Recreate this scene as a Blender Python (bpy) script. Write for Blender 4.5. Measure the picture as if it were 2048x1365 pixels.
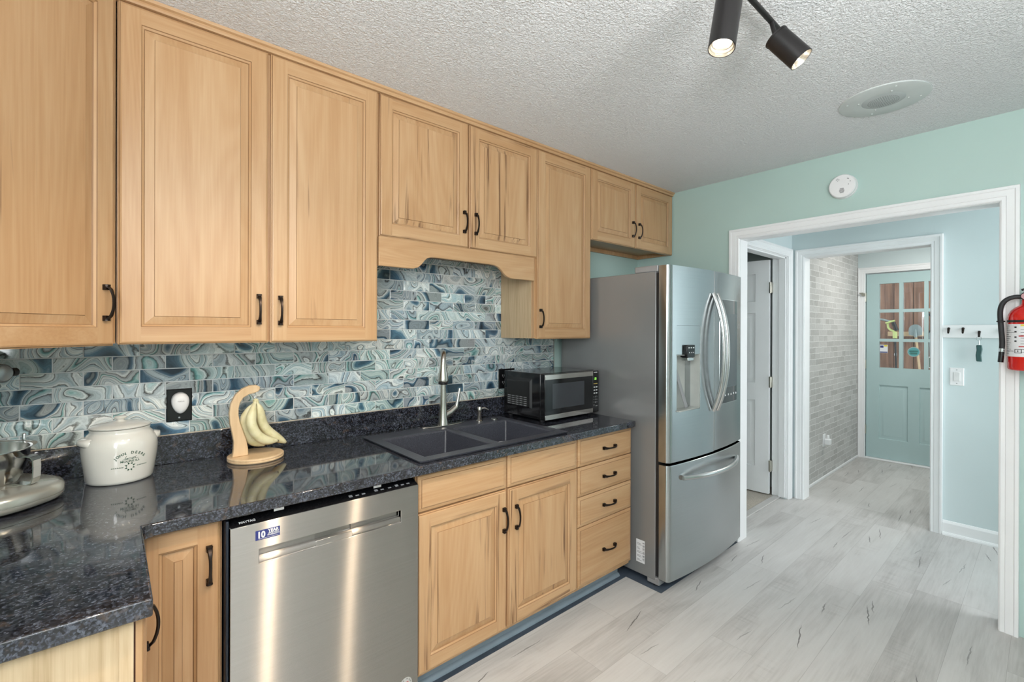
import bpy, bmesh, math, random
import numpy as np
from mathutils import Vector, Matrix, Euler

# ---------------------------------------------------------------- clearing
for o in list(bpy.data.objects): bpy.data.objects.remove(o)
C = bpy.context.scene.collection
SC = bpy.context.scene
random.seed(7)
PI = math.pi

# ---------------------------------------------------------------- camera
def cam_axes(yaw, pitch, roll):
    fw = Vector((math.cos(yaw)*math.cos(pitch), math.sin(yaw)*math.cos(pitch), math.sin(pitch)))
    rt = Vector((math.sin(yaw), -math.cos(yaw), 0)); up = rt.cross(fw)
    c, s = math.cos(roll), math.sin(roll)
    return rt*c+up*s, up*c-rt*s, fw
CAM = Vector((-0.011, -2.1693, 1.415))
rt, up, fw = cam_axes(0.8595, -0.0008, 0.0029)
cd = bpy.data.cameras.new('camera'); cam = bpy.data.objects.new('camera', cd); C.objects.link(cam)
m = Matrix.Identity(4)
for i in range(3):
    m[i][0] = rt[i]; m[i][1] = up[i]; m[i][2] = -fw[i]; m[i][3] = CAM[i]
cam.matrix_world = m
cd.sensor_width = 36; cd.sensor_fit = 'HORIZONTAL'; cd.lens = 929.9/2048*36
cd.shift_y = (662.49-682.5)/2048; cd.clip_start = 0.02; cd.clip_end = 100
SC.camera = cam

# ---------------------------------------------------------------- world, lights, exposure
SC.view_settings.view_transform = 'Standard'; SC.view_settings.look = 'None'
SC.view_settings.exposure = 0.02; SC.view_settings.gamma = 1; SC.view_settings.use_curve_mapping = False
w = bpy.data.worlds.new('world'); SC.world = w; w.use_nodes = True
w.node_tree.nodes['Background'].inputs[0].default_value = (0.86, 0.93, 1.0, 1)
w.node_tree.nodes['Background'].inputs[1].default_value = 1.8

def area(name, loc, direction, sx, sy, power, col):
    l = bpy.data.lights.new(name, 'AREA'); l.shape = 'RECTANGLE'; l.size = sx; l.size_y = sy
    l.energy = power; l.color = col
    o = bpy.data.objects.new(name, l); C.objects.link(o); o.location = loc
    o.rotation_euler = Vector(direction).to_track_quat('-Z', 'Z').to_euler(); return o
def spot(name, loc, direction, power, col, angle=100, blend=0.8, size=0.025):
    l = bpy.data.lights.new(name, 'SPOT'); l.energy = power; l.color = col
    l.spot_size = math.radians(angle); l.spot_blend = blend; l.shadow_soft_size = size
    o = bpy.data.objects.new(name, l); C.objects.link(o); o.location = loc
    o.rotation_euler = Vector(direction).to_track_quat('-Z', 'Y').to_euler(); return o
WARM = (1.0, 0.80, 0.58); COOL = (0.86, 0.94, 1.0)
area('window_daylight', (-0.585, -2.45, 1.79), (1, 0.2, -0.08), 1.0, 0.8, 42, (0.95, 0.98, 1.0))
area('added_uplight', (0.35, -2.95, 1.75), (0, 0.2, 1), 0.9, 0.7, 70, (0.99, 0.98, 0.97))  # added upward fill behind the viewpoint to brighten the ceiling, no fixture
area('hall_daylight', (3.85, -3.3, 1.5), (0, 1, 0), 0.9, 1.6, 26, (0.96, 0.98, 1.0))
area('entry_ceiling_glow', (5.5, -1.75, 2.40), (0, 0.15, -1), 0.35, 0.35, 22, (1.0, 0.97, 0.92))
area('porch_daylight', (7.2, -3.0, 2.2), (0, 1, -0.3), 1.6, 1.6, 45, COOL)

# ---------------------------------------------------------------- material helpers
class MT:
    def __init__(s, name):
        s.m = bpy.data.materials.new(name); s.m.use_nodes = True
        s.t = s.m.node_tree; s.b = s.t.nodes['Principled BSDF']
    def n(s, typ, ins=None, **props):
        nd = s.t.nodes.new(typ)
        for k, v in props.items(): setattr(nd, k, v)
        for k, v in (ins or {}).items(): s.put(nd.inputs[k], v)
        return nd
    def put(s, sock, v):
        if isinstance(v, bpy.types.NodeSocket): s.t.links.new(v, sock)
        else:
            if hasattr(sock.default_value, '__len__') and isinstance(v, (tuple, list)) and len(v) == 3 and len(sock.default_value) == 4: v = (*v, 1)
            sock.default_value = v
    def math(s, op, a, b=0.0, c=0.0, clamp=False):
        nd = s.n('ShaderNodeMath', operation=op); nd.use_clamp = clamp
        s.put(nd.inputs[0], a); s.put(nd.inputs[1], b); s.put(nd.inputs[2], c); return nd.outputs[0]
    def vmath(s, op, a, b=(0, 0, 0)):
        nd = s.n('ShaderNodeVectorMath', operation=op); s.put(nd.inputs[0], a); s.put(nd.inputs[1], b); return nd.outputs[0]
    def ramp(s, fac, stops, interp='LINEAR'):
        nd = s.n('ShaderNodeValToRGB'); cr = nd.color_ramp; cr.interpolation = interp
        while len(cr.elements) < len(stops): cr.elements.new(0.5)
        for e, (p, c) in zip(cr.elements, stops):
            e.position = p; e.color = (*c, 1) if len(c) == 3 else c
        s.put(nd.inputs[0], fac); return nd.outputs[0]
    def mix(s, fac, a, b, mode='MIX'):
        nd = s.n('ShaderNodeMix', data_type='RGBA', blend_type=mode)
        s.put(nd.inputs[0], fac); s.put(nd.inputs[6], a); s.put(nd.inputs[7], b); return nd.outputs[2]
    def noise(s, vec, scale, detail=2, rough=0.5, dist=0.0, out='Fac'):
        nd = s.n('ShaderNodeTexNoise', {'Vector': vec, 'Scale': scale, 'Detail': detail, 'Roughness': rough, 'Distortion': dist})
        return nd.outputs[out]
    def obj(s): return s.n('ShaderNodeTexCoord').outputs['Object']
    def pos(s): return s.n('ShaderNodeNewGeometry').outputs['Position']
    def set(s, **kw):
        for k, v in kw.items(): s.put(s.b.inputs[k.replace('_', ' ')], v)
    def bump(s, h, strength=0.3, dist=0.002):
        nd = s.n('ShaderNodeBump', {'Strength': strength, 'Distance': dist, 'Height': h}); s.put(s.b.inputs['Normal'], nd.outputs[0])

def plain(name, col, rough=0.5, metal=0.0, var=0.06, vscale=12.0, coat=0.0, bump=0.0, bscale=200):
    t = MT(name); p = t.obj(); nz = t.noise(p, vscale, 3)
    c = t.ramp(nz, [(0.3, tuple(max(0, x*(1-var)) for x in col)), (0.7, tuple(min(1, x*(1+var)) for x in col))])
    t.set(Base_Color=c, Roughness=rough, Metallic=metal)
    if coat: t.set(Coat_Weight=coat, Coat_Roughness=0.05)
    if bump: t.bump(t.noise(p, bscale, 2), bump, 0.001)
    return t.m

def srgb(r, g, b):
    f = lambda c: c/12.92 if c <= 0.04045 else ((c+0.055)/1.055)**2.4
    return (f(r/255), f(g/255), f(b/255))

def wood(name, cols, knots=0.6, rough=0.38, fig=1.0, kth=0.62, gth=0.55, fine=0.30):
    t = MT(name)
    g0 = t.n('ShaderNodeAttribute', attribute_name='grain').outputs['Fac']
    stain = t.math('GREATER_THAN', g0, 1.5); g = t.math('SUBTRACT', g0, t.math('MULTIPLY', stain, 2.0))
    r = t.n('ShaderNodeAttribute', attribute_name='rnd').outputs['Fac']
    oi = t.n('ShaderNodeObjectInfo').outputs['Random']
    sep = t.n('ShaderNodeSeparateXYZ', {0: t.obj()})
    ax = t.n('ShaderNodeCombineXYZ', {0: sep.outputs[0], 1: sep.outputs[1], 2: sep.outputs[2]}).outputs[0]
    bx = t.n('ShaderNodeCombineXYZ', {0: sep.outputs[2], 1: sep.outputs[1], 2: sep.outputs[0]}).outputs[0]
    mv = t.n('ShaderNodeMix', data_type='VECTOR'); t.put(mv.inputs[0], g); t.put(mv.inputs[4], ax); t.put(mv.inputs[5], bx)
    off = t.math('ADD', t.math('MULTIPLY', r, 37.0), t.math('MULTIPLY', oi, 71.0))
    v = t.vmath('ADD', mv.outputs[1], t.n('ShaderNodeCombineXYZ', {0: off, 1: off, 2: off}).outputs[0])
    v1 = t.vmath('MULTIPLY', v, (7, 7, 0.55)); v2 = t.vmath('MULTIPLY', v, (170, 170, 5)); v3 = t.vmath('MULTIPLY', v, (34, 34, 1.3))
    a = t.noise(v1, 1.6, 4, 0.55, 0.7*fig)
    rings = t.math('SINE', t.math('MULTIPLY', t.noise(t.vmath('MULTIPLY', v, (5, 5, 0.6)), 1.0, 1, 0.4, 0.4), 95.0))
    f = t.math('ADD', t.math('MULTIPLY_ADD', a, 0.62, 0.20), t.math('MULTIPLY', rings, 0.035))
    f = t.math('ADD', f, t.math('MULTIPLY', t.math('SUBTRACT', t.noise(v2, 1.0, 3), 0.5), fine))
    f = t.math('ADD', f, t.math('MULTIPLY', t.math('SUBTRACT', r, 0.5), 0.10))
    c = t.ramp(f, [(0.22, cols[2]), (0.45, cols[1]), (0.64, cols[0]), (0.85, cols[0])])
    k = t.noise(v3, 1.0, 3, 0.6, 0.6)
    gate = t.noise(t.vmath('MULTIPLY', v, (6, 6, 2.2)), 1.0, 2)
    km = t.math('MULTIPLY', t.ramp(k, [(kth, (0, 0, 0)), (kth+0.10, (1, 1, 1))]), t.ramp(gate, [(gth, (0, 0, 0)), (gth+0.11, (1, 1, 1))]))
    c = t.mix(t.math('MULTIPLY', km, knots), c, cols[3])
    c = t.mix(t.math('MULTIPLY', stain, 0.55), c, cols[3])
    t.set(Base_Color=c, Roughness=t.math('MULTIPLY_ADD', a, 0.2, rough-0.1))
    t.bump(t.noise(v2, 1.0, 2), 0.08, 0.0006)
    return t.m

M = {}
WC = [(0.55, 0.348, 0.188), (0.49, 0.288, 0.142), (0.40, 0.212, 0.092), (0.15, 0.068, 0.03)]
M['wood'] = wood('maple cabinet wood', WC, knots=0.7)
M['woodfig'] = wood('streaked maple wood', WC, knots=0.85, kth=0.55, gth=0.44)
M['oak'] = wood('pale oak veneer', [(0.66, 0.50, 0.32), (0.59, 0.43, 0.26), (0.43, 0.29, 0.155), (0.3, 0.2, 0.1)], knots=0.1, rough=0.55, fig=0.4, fine=0.75)
M['gapshade'] = plain('dark gap shade', (0.09, 0.03, 0.015), 0.5)  # shade of the narrow gap behind the peninsula door, put into the colour
M['standwood'] = wood('pine stand wood', [(0.80, 0.60, 0.38), (0.74, 0.53, 0.32), (0.62, 0.42, 0.23), (0.4, 0.25, 0.12)], knots=0.1)
M['bronze'] = plain('oil rubbed bronze', (0.035, 0.026, 0.022), 0.33, 0.85)
M['white'] = plain('white trim paint', (0.82, 0.83, 0.84), 0.35, var=0.02, vscale=4)
M['whiteplastic'] = plain('white plastic', (0.82, 0.82, 0.83), 0.3, var=0.02)
M['blackgloss'] = plain('black gloss plastic', (0.008, 0.008, 0.009), 0.12, var=0.02)
M['blackmatte'] = plain('black matte plastic', (0.012, 0.012, 0.013), 0.45)
M['rubber'] = plain('black rubber', (0.02, 0.02, 0.022), 0.6)
M['chrome'] = plain('chrome', (0.75, 0.76, 0.77), 0.1, 1.0, var=0.02)
M['nickel'] = plain('brushed nickel', (0.60, 0.57, 0.53), 0.24, 1.0, var=0.04)
M['hinge'] = plain('satin hinge metal', (0.50, 0.48, 0.42), 0.32, 1.0)
M['red'] = plain('red enamel', srgb(205, 28, 22), 0.2, var=0.03, coat=0.5)
M['crock'] = plain('glazed stoneware', (0.74, 0.73, 0.68), 0.10, var=0.03, vscale=6, coat=0.6)
M['green_ink'] = plain('dark green print', (0.03, 0.09, 0.055), 0.5)
M['ink'] = plain('black print', (0.02, 0.02, 0.02), 0.5)
M['white_ink'] = plain('white print', (0.75, 0.75, 0.75), 0.5)
M['blue_ink'] = plain('navy print', (0.035, 0.045, 0.20), 0.4)
M['red_ink'] = plain('red print', (0.5, 0.04, 0.05), 0.5)
M['yellow_ink'] = plain('yellow print', (0.75, 0.62, 0.06), 0.5)
M['grey_ink'] = plain('grey print', (0.32, 0.32, 0.33), 0.5)
M['paper'] = plain('label paper', (0.76, 0.77, 0.79), 0.5, var=0.02)
M['toe'] = plain('blue grey toe kick paint', (0.25, 0.31, 0.36), 0.5)
M['bluegrey'] = plain('aqua door paint', srgb(172, 196, 197), 0.4, var=0.02, vscale=3)
M['speaker'] = plain('speaker grey paint', srgb(200, 206, 205), 0.5, var=0.02)
M['speakergrille'] = plain('speaker grille', srgb(178, 184, 184), 0.55)
M['teal'] = plain('dark teal plastic', (0.015, 0.075, 0.075), 0.35)
M['mixer'] = plain('champagne enamel', (0.50, 0.50, 0.45), 0.22, 0.55, var=0.03, coat=0.4)
M['dwplastic'] = plain('dark navy plastic', (0.015, 0.022, 0.035), 0.3)
M['fridgeside'] = plain('grey fridge side', (0.27, 0.27, 0.27), 0.30, 0.35, var=0.05, vscale=3)
M['fridgetrim'] = plain('fridge grey plastic', (0.33, 0.33, 0.335), 0.35, 0.2)
M['dispenser'] = plain('dispenser plastic', (0.45, 0.46, 0.43), 0.35)
M['mwglass'] = plain('microwave window', (0.045, 0.048, 0.055), 0.14)
M['trackmetal'] = plain('black bronze lamp metal', (0.028, 0.026, 0.026), 0.38, 0.6)
M['carpet'] = plain('beige carpet', (0.46, 0.42, 0.36), 0.95, var=0.25, vscale=180, bump=0.8, bscale=300)
M['plank'] = None
M['trimmer'] = plain('lime plastic', (0.62, 0.68, 0.25), 0.4)
M['shovel'] = plain('weathered steel', (0.30, 0.34, 0.33), 0.5, 0.4)
M['lightwood'] = plain('raw pine', (0.62, 0.42, 0.24), 0.6)
M['tealsticker'] = plain('teal sticker', (0.10, 0.36, 0.38), 0.4)

def emis(name, col, strength):
    t = MT(name); t.set(Base_Color=(0, 0, 0), Emission_Color=col, Emission_Strength=strength); return t.m
M['bulb'] = emis('lamp lens', (1.0, 0.86, 0.66), 7.0)
M['led'] = emis('green led', (0.35, 1.0, 0.12), 1.6)

def steel(name, col, rough, an, tang, streak=(2, 2, 300)):
    t = MT(name); p = t.vmath('MULTIPLY', t.obj(), streak); nz = t.noise(p, 1.0, 2)
    t.set(Base_Color=t.ramp(nz, [(0.3, tuple(x*0.95 for x in col)), (0.7, col)]), Metallic=1.0,
          Roughness=t.math('MULTIPLY_ADD', nz, 0.08, rough-0.04), Anisotropic=an)
    t.put(t.b.inputs['Tangent'], t.n('ShaderNodeCombineXYZ', {0: tang[0], 1: tang[1], 2: tang[2]}).outputs[0])
    return t.m
STEEL_R, STEEL_A = 0.27, 0.87
def brushed(name, col, rough, an):
    t = MT(name); nz = t.noise(t.vmath('MULTIPLY', t.obj(), (2, 2, 300)), 1.0, 2)
    g = t.n('ShaderNodeBsdfAnisotropic', {'Color': t.ramp(nz, [(0.3, tuple(x*0.94 for x in col)), (0.7, col)]), 'Roughness': rough, 'Anisotropy': an})
    t.put(g.inputs['Tangent'], t.n('ShaderNodeCombineXYZ', {0: 1, 1: 0, 2: 0}).outputs[0])
    t.put(t.t.nodes['Material Output'].inputs[0], g.outputs[0]); return t.m
M['steel'] = brushed('brushed stainless', (0.53, 0.50, 0.47), STEEL_R, STEEL_A)
M['fridgesteel'] = steel('fridge stainless', (0.47, 0.495, 0.505), 0.23, 0.85, (0, 0, 1))
M['handlesteel'] = plain('satin handle steel', (0.58, 0.58, 0.575), 0.24, 1.0, var=0.03)
M['bowlsteel'] = plain('polished bowl steel', (0.62, 0.61, 0.59), 0.16, 1.0, var=0.03)

def paint(name, col, bump=0.12):
    t = MT(name); p = t.pos(); nz = t.noise(p, 2.0, 2)
    t.set(Base_Color=t.ramp(nz, [(0.3, tuple(x*0.97 for x in col)), (0.7, tuple(x*1.03 for x in col))]), Roughness=0.42)
    t.bump(t.noise(p, 90, 3), bump, 0.002); return t.m
M['aqua'] = paint('aqua green wall paint', srgb(177, 201, 195))
M['aqua2'] = paint('pale aqua hall paint', srgb(204, 217, 219))
M['offwall'] = paint('pale far wall paint', srgb(190, 200, 196))

def ceiling_mat():
    t = MT('textured ceiling'); p = t.pos()
    a = t.noise(p, 105, 3, 0.6, 0.5); v = t.n('ShaderNodeTexVoronoi', {'Vector': p, 'Scale': 140.0}).outputs['Distance']
    h = t.math('ADD', t.ramp(a, [(0.42, (0, 0, 0)), (0.62, (1, 1, 1))]), t.math('MULTIPLY', v, -0.5))
    t.set(Base_Color=(0.82, 0.83, 0.845), Roughness=0.85); t.bump(h, 0.7, 0.006); return t.m
M['ceiling'] = ceiling_mat()

def floor_mat():
    t = MT('whitewashed plank floor'); sp = t.n('ShaderNodeSeparateXYZ', {0: t.pos()})
    x, y = sp.outputs[0], sp.outputs[1]
    ry = t.math('DIVIDE', t.math('ADD', y, 0.05), 0.182); row = t.math('FLOOR', ry); fy = t.math('FRACT', ry)
    wn = t.n('ShaderNodeTexWhiteNoise', noise_dimensions='1D'); t.put(wn.inputs['W'], row)
    rx = t.math('ADD', t.math('DIVIDE', x, 1.22), t.math('MULTIPLY', wn.outputs[0], 5.0)); col = t.math('FLOOR', rx); fx = t.math('FRACT', rx)
    wn2 = t.n('ShaderNodeTexWhiteNoise', noise_dimensions='2D'); t.put(wn2.inputs['Vector'], t.n('ShaderNodeCombineXYZ', {0: row, 1: col}).outputs[0])
    pr = wn2.outputs['Value']
    off = t.math('MULTIPLY', pr, 53.0)
    v = t.n('ShaderNodeCombineXYZ', {0: x, 1: t.math('ADD', y, off), 2: off}).outputs[0]
    big = t.noise(t.vmath('MULTIPLY', v, (1.6, 7, 1)), 1.0, 4, 0.55, 0.8)
    fine = t.noise(t.vmath('MULTIPLY', v, (5, 95, 1)), 1.0, 3, 0.6, 0.3)
    saw = t.noise(t.vmath('MULTIPLY', v, (60, 5, 1)), 1.0, 2)
    gate = t.ramp(t.noise(t.vmath('MULTIPLY', v, (2.0, 5, 1)), 1.0, 1), [(0.60, (0, 0, 0)), (0.72, (1, 1, 1))])
    f = t.math('ADD', t.math('MULTIPLY_ADD', big, 0.75, 0.13), t.math('MULTIPLY', t.math('SUBTRACT', fine, 0.5), 0.42))
    f = t.math('ADD', f, t.math('MULTIPLY', t.math('SUBTRACT', pr, 0.5), 0.30))
    f = t.math('SUBTRACT', f, t.math('MULTIPLY', t.math('MULTIPLY', gate, t.ramp(saw, [(0.5, (0, 0, 0)), (0.62, (1, 1, 1))])), 0.10))
    c = t.ramp(f, [(0.15, (0.33, 0.315, 0.30)), (0.38, (0.46, 0.445, 0.43)), (0.55, (0.55, 0.535, 0.52)), (0.8, (0.61, 0.60, 0.585))])
    # drying cracks: up to two tapering, slightly wandering lines per plank
    rc = t.n('ShaderNodeSeparateColor', {0: wn2.outputs['Color']}).outputs
    wig = t.math('MULTIPLY', t.math('SUBTRACT', t.noise(v, 22, 2), 0.5), 0.10)
    for (ax, cy, sl, ln) in ((rc[0], rc[1], rc[2], 0.17), (rc[2], rc[0], rc[1], 0.11)):
        u = t.math('DIVIDE', t.math('SUBTRACT', fx, t.math('MULTIPLY', ax, 0.8)), ln)
        tap = t.math('MULTIPLY', t.math('MULTIPLY', u, t.math('SUBTRACT', 1.0, u)), 4.0)
        ctr = t.math('MULTIPLY_ADD', cy, 0.6, t.math('MULTIPLY_ADD', t.math('SUBTRACT', u, 0.5), t.math('MULTIPLY', t.math('SUBTRACT', sl, 0.35), 0.5), 0.2))
        dist = t.math('ABSOLUTE', t.math('SUBTRACT', t.math('ADD', fy, wig), ctr))
        cm = t.math('LESS_THAN', dist, t.math('MULTIPLY', tap, 0.015))
        c = t.mix(t.math('MULTIPLY', cm, t.math('MULTIPLY_ADD', sl, 0.5, 0.4)), c, (0.10, 0.092, 0.088))
    seam = t.math('MAXIMUM', t.math('LESS_THAN', fy, 0.010), t.math('LESS_THAN', fx, 0.0016))
    c = t.mix(t.math('MULTIPLY', seam, 0.35), c, (0.16, 0.15, 0.14))
    t.set(Base_Color=c, Roughness=0.42); t.bump(fine, 0.06, 0.001); return t.m
M['floor'] = floor_mat()

def granite_mat():
    t = MT('dark speckled granite'); p = t.pos()
    st = t.vmath('MULTIPLY', p, (1.0, 1.0, 1.0))
    a = t.noise(st, 130, 4, 0.65, 0.4); b = t.noise(st, 34, 3, 0.5, 0.6)
    vo = t.n('ShaderNodeTexVoronoi', {'Vector': p, 'Scale': 260.0}); cell = vo.outputs['Color']
    f = t.math('ADD', t.math('MULTIPLY', a, 0.7), t.math('MULTIPLY', t.n('ShaderNodeSeparateColor', {0: cell}).outputs[0], 0.32))
    f = t.math('ADD', f, t.math('MULTIPLY', t.math('SUBTRACT', b, 0.5), 0.35))
    c = t.ramp(f, [(0.36, (0.006, 0.006, 0.008)), (0.50, (0.021, 0.023, 0.031)), (0.62, (0.052, 0.058, 0.078)), (0.76, (0.105, 0.117, 0.148)), (0.92, (0.20, 0.21, 0.24))])
    br = t.ramp(t.noise(p, 45, 2, 0.5, 0.3), [(0.62, (0, 0, 0)), (0.70, (1, 1, 1))])
    c = t.mix(t.math('MULTIPLY', br, 0.5), c, (0.085, 0.055, 0.038))
    t.set(Base_Color=c, Roughness=0.06, Specular_IOR_Level=1.0); return t.m
M['granite'] = granite_mat()
def sink_mat():
    t = MT('black composite'); p = t.pos(); a = t.noise(p, 420, 2, 0.6)
    t.set(Base_Color=t.ramp(a, [(0.4, (0.032, 0.034, 0.044)), (0.62, (0.066, 0.070, 0.090)), (0.75, (0.16, 0.165, 0.20))]), Roughness=0.36)
    t.bump(a, 0.1, 0.0005); return t.m
M['sink'] = sink_mat()

def agate_mat():
    t = MT('agate glass tile')
    rv = t.n('ShaderNodeAttribute', attribute_name='tilernd').outputs['Vector']
    sp = t.n('ShaderNodeSeparateXYZ', {0: rv})
    p = t.vmath('ADD', t.pos(), t.vmath('MULTIPLY', rv, (31, 17, 43)))
    a = t.noise(p, t.math('MULTIPLY_ADD', sp.outputs[1], 5.0, 4.0), 1, 0.4, 0.8)
    warp = t.noise(p, 60, 2, 0.6)
    f = t.math('ADD', a, t.math('MULTIPLY', t.math('SUBTRACT', warp, 0.5), 0.022))
    f = t.math('ADD', f, t.math('MULTIPLY', t.math('SUBTRACT', sp.outputs[0], 0.5), 0.22))
    slate = (0.022, 0.042, 0.065); blue = (0.09, 0.17, 0.24); pale = (0.52, 0.57, 0.58); white = (0.74, 0.76, 0.74)
    brown = (0.030, 0.022, 0.018); teal = (0.16, 0.36, 0.35); grey = (0.31, 0.33, 0.335); mist = (0.36, 0.44, 0.48)
    c = t.ramp(f, [(0.22, slate), (0.30, blue), (0.345, pale), (0.352, brown), (0.359, pale), (0.40, white), (0.428, mist), (0.433, brown), (0.440, white),
                   (0.465, mist), (0.486, pale), (0.491, brown), (0.497, white), (0.53, pale), (0.546, grey), (0.551, brown), (0.558, white), (0.585, teal), (0.592, brown), (0.60, pale),
                   (0.632, grey), (0.638, brown), (0.646, white), (0.68, blue), (0.72, slate), (0.74, grey)])
    band = t.math('SINE', t.math('MULTIPLY', f, 330.0)); band2 = t.math('SINE', t.math('MULTIPLY', f, 900.0))
    br = t.math('MULTIPLY_ADD', band, 0.10, t.math('MULTIPLY_ADD', band2, 0.09, 0.95))
    br = t.math('MULTIPLY', br, t.math('MULTIPLY_ADD', sp.outputs[2], 0.55, 0.72))
    c = t.mix(1.0, c, t.n('ShaderNodeCombineColor', {0: br, 1: br, 2: br}).outputs[0], 'MULTIPLY')
    tint = t.ramp(t.math('FRACT', t.math('MULTIPLY', sp.outputs[0], 7.0)), [(0.0, (0.55, 0.54, 0.52)), (0.25, (0.30, 0.42, 0.52)), (0.45, (0.60, 0.60, 0.58)), (0.65, (0.33, 0.56, 0.54)), (0.85, (0.48, 0.44, 0.41)), (1.0, (0.16, 0.24, 0.36))])
    c = t.mix(0.42, c, tint, 'OVERLAY')
    t.set(Base_Color=c, Roughness=0.06); return t.m
M['agate'] = agate_mat()
M['grout'] = plain('light grout', (0.72, 0.74, 0.73), 0.7)

def brick_mat():
    t = MT('grey stone brick'); sp = t.n('ShaderNodeSeparateXYZ', {0: t.pos()})
    v = t.n('ShaderNodeCombineXYZ', {0: sp.outputs[0], 1: sp.outputs[2], 2: 0.0}).outputs[0]
    wob = t.noise(v, 14, 2, out='Color'); v = t.vmath('ADD', v, t.vmath('MULTIPLY', t.vmath('SUBTRACT', wob, (0.5, 0.5, 0.5)), (0.014, 0.014, 0)))
    br = t.n('ShaderNodeTexBrick', {'Vector': v, 'Color1': (0.36, 0.355, 0.345), 'Color2': (0.56, 0.555, 0.545), 'Mortar': (0.74, 0.74, 0.73), 'Scale': 1.0,
             'Mortar Size': 0.004, 'Mortar Smooth': 0.4, 'Bias': 0.0, 'Brick Width': 0.23, 'Row Height': 0.055}, offset=0.43, offset_frequency=2, squash=0.6, squash_frequency=3)
    nz = t.noise(v, 40, 4, 0.6)
    c = t.mix(0.35, br.outputs[0], t.ramp(nz, [(0.3, (0.40, 0.395, 0.38)), (0.7, (0.60, 0.595, 0.585))]))
    t.set(Base_Color=c, Roughness=0.8)
    t.bump(t.math('ADD', t.math('MULTIPLY', br.outputs[1], 0.8), t.math('MULTIPLY', nz, 0.3)), 0.5, 0.006); return t.m
M['brick'] = brick_mat()
def shed_mat():
    t = MT('stained shed boards'); sp = t.n('ShaderNodeSeparateXYZ', {0: t.pos()})
    g = t.math('FRACT', t.math('DIVIDE', sp.outputs[1], 0.20)); row = t.math('FLOOR', t.math('DIVIDE', sp.outputs[1], 0.20))
    wn = t.n('ShaderNodeTexWhiteNoise', noise_dimensions='1D'); t.put(wn.inputs['W'], row)
    nz = t.noise(t.vmath('MULTIPLY', t.pos(), (1, 18, 1.2)), 2.0, 3)
    c = t.ramp(t.math('ADD', nz, t.math('MULTIPLY', t.math('SUBTRACT', wn.outputs[0], 0.5), 0.3)), [(0.25, (0.13, 0.065, 0.042)), (0.5, (0.25, 0.125, 0.080)), (0.8, (0.36, 0.20, 0.13))])
    c = t.mix(t.math('LESS_THAN', g, 0.04), c, (0.05, 0.02, 0.012))
    t.set(Base_Color=c, Roughness=0.7); return t.m
M['shed'] = shed_mat()
def glass_mat():
    t = MT('window glass')
    gl = t.n('ShaderNodeBsdfGlossy', {'Color': (1, 1, 1), 'Roughness': 0.02}); tr = t.n('ShaderNodeBsdfTransparent', {'Color': (0.93, 0.96, 0.96)})
    fr = t.n('ShaderNodeFresnel', {'IOR': 1.5}); mx = t.n('ShaderNodeMixShader')
    t.put(mx.inputs[0], fr.outputs[0]); t.put(mx.inputs[1], tr.outputs[0]); t.put(mx.inputs[2], gl.outputs[0])
    t.put(t.t.nodes['Material Output'].inputs[0], mx.outputs[0]); return t.m
M['glass'] = glass_mat()
def screen_mat():
    t = MT('fridge display glass'); t.set(Base_Color=(0.028, 0.034, 0.038), Roughness=0.05, Coat_Weight=0.5); return t.m
M['screen'] = screen_mat()
M['screenlit'] = plain('fridge display face', (0.085, 0.105, 0.115), 0.08, var=0.02)
def banana_mat():
    t = MT('banana skin'); p = t.obj(); a = t.noise(p, 30, 3)
    c = t.ramp(a, [(0.25, (0.62, 0.57, 0.29)), (0.5, (0.74, 0.68, 0.42)), (0.75, (0.78, 0.73, 0.49))])
    sp_ = t.ramp(t.noise(p, 130, 2), [(0.70, (0, 0, 0)), (0.75, (1, 1, 1))])
    c = t.mix(t.math('MULTIPLY', sp_, 0.5), c, (0.25, 0.16, 0.06)); t.set(Base_Color=c, Roughness=0.45); return t.m
M['banana'] = banana_mat()
M['bananatip'] = plain('banana tip', (0.10, 0.07, 0.04), 0.7)

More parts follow.
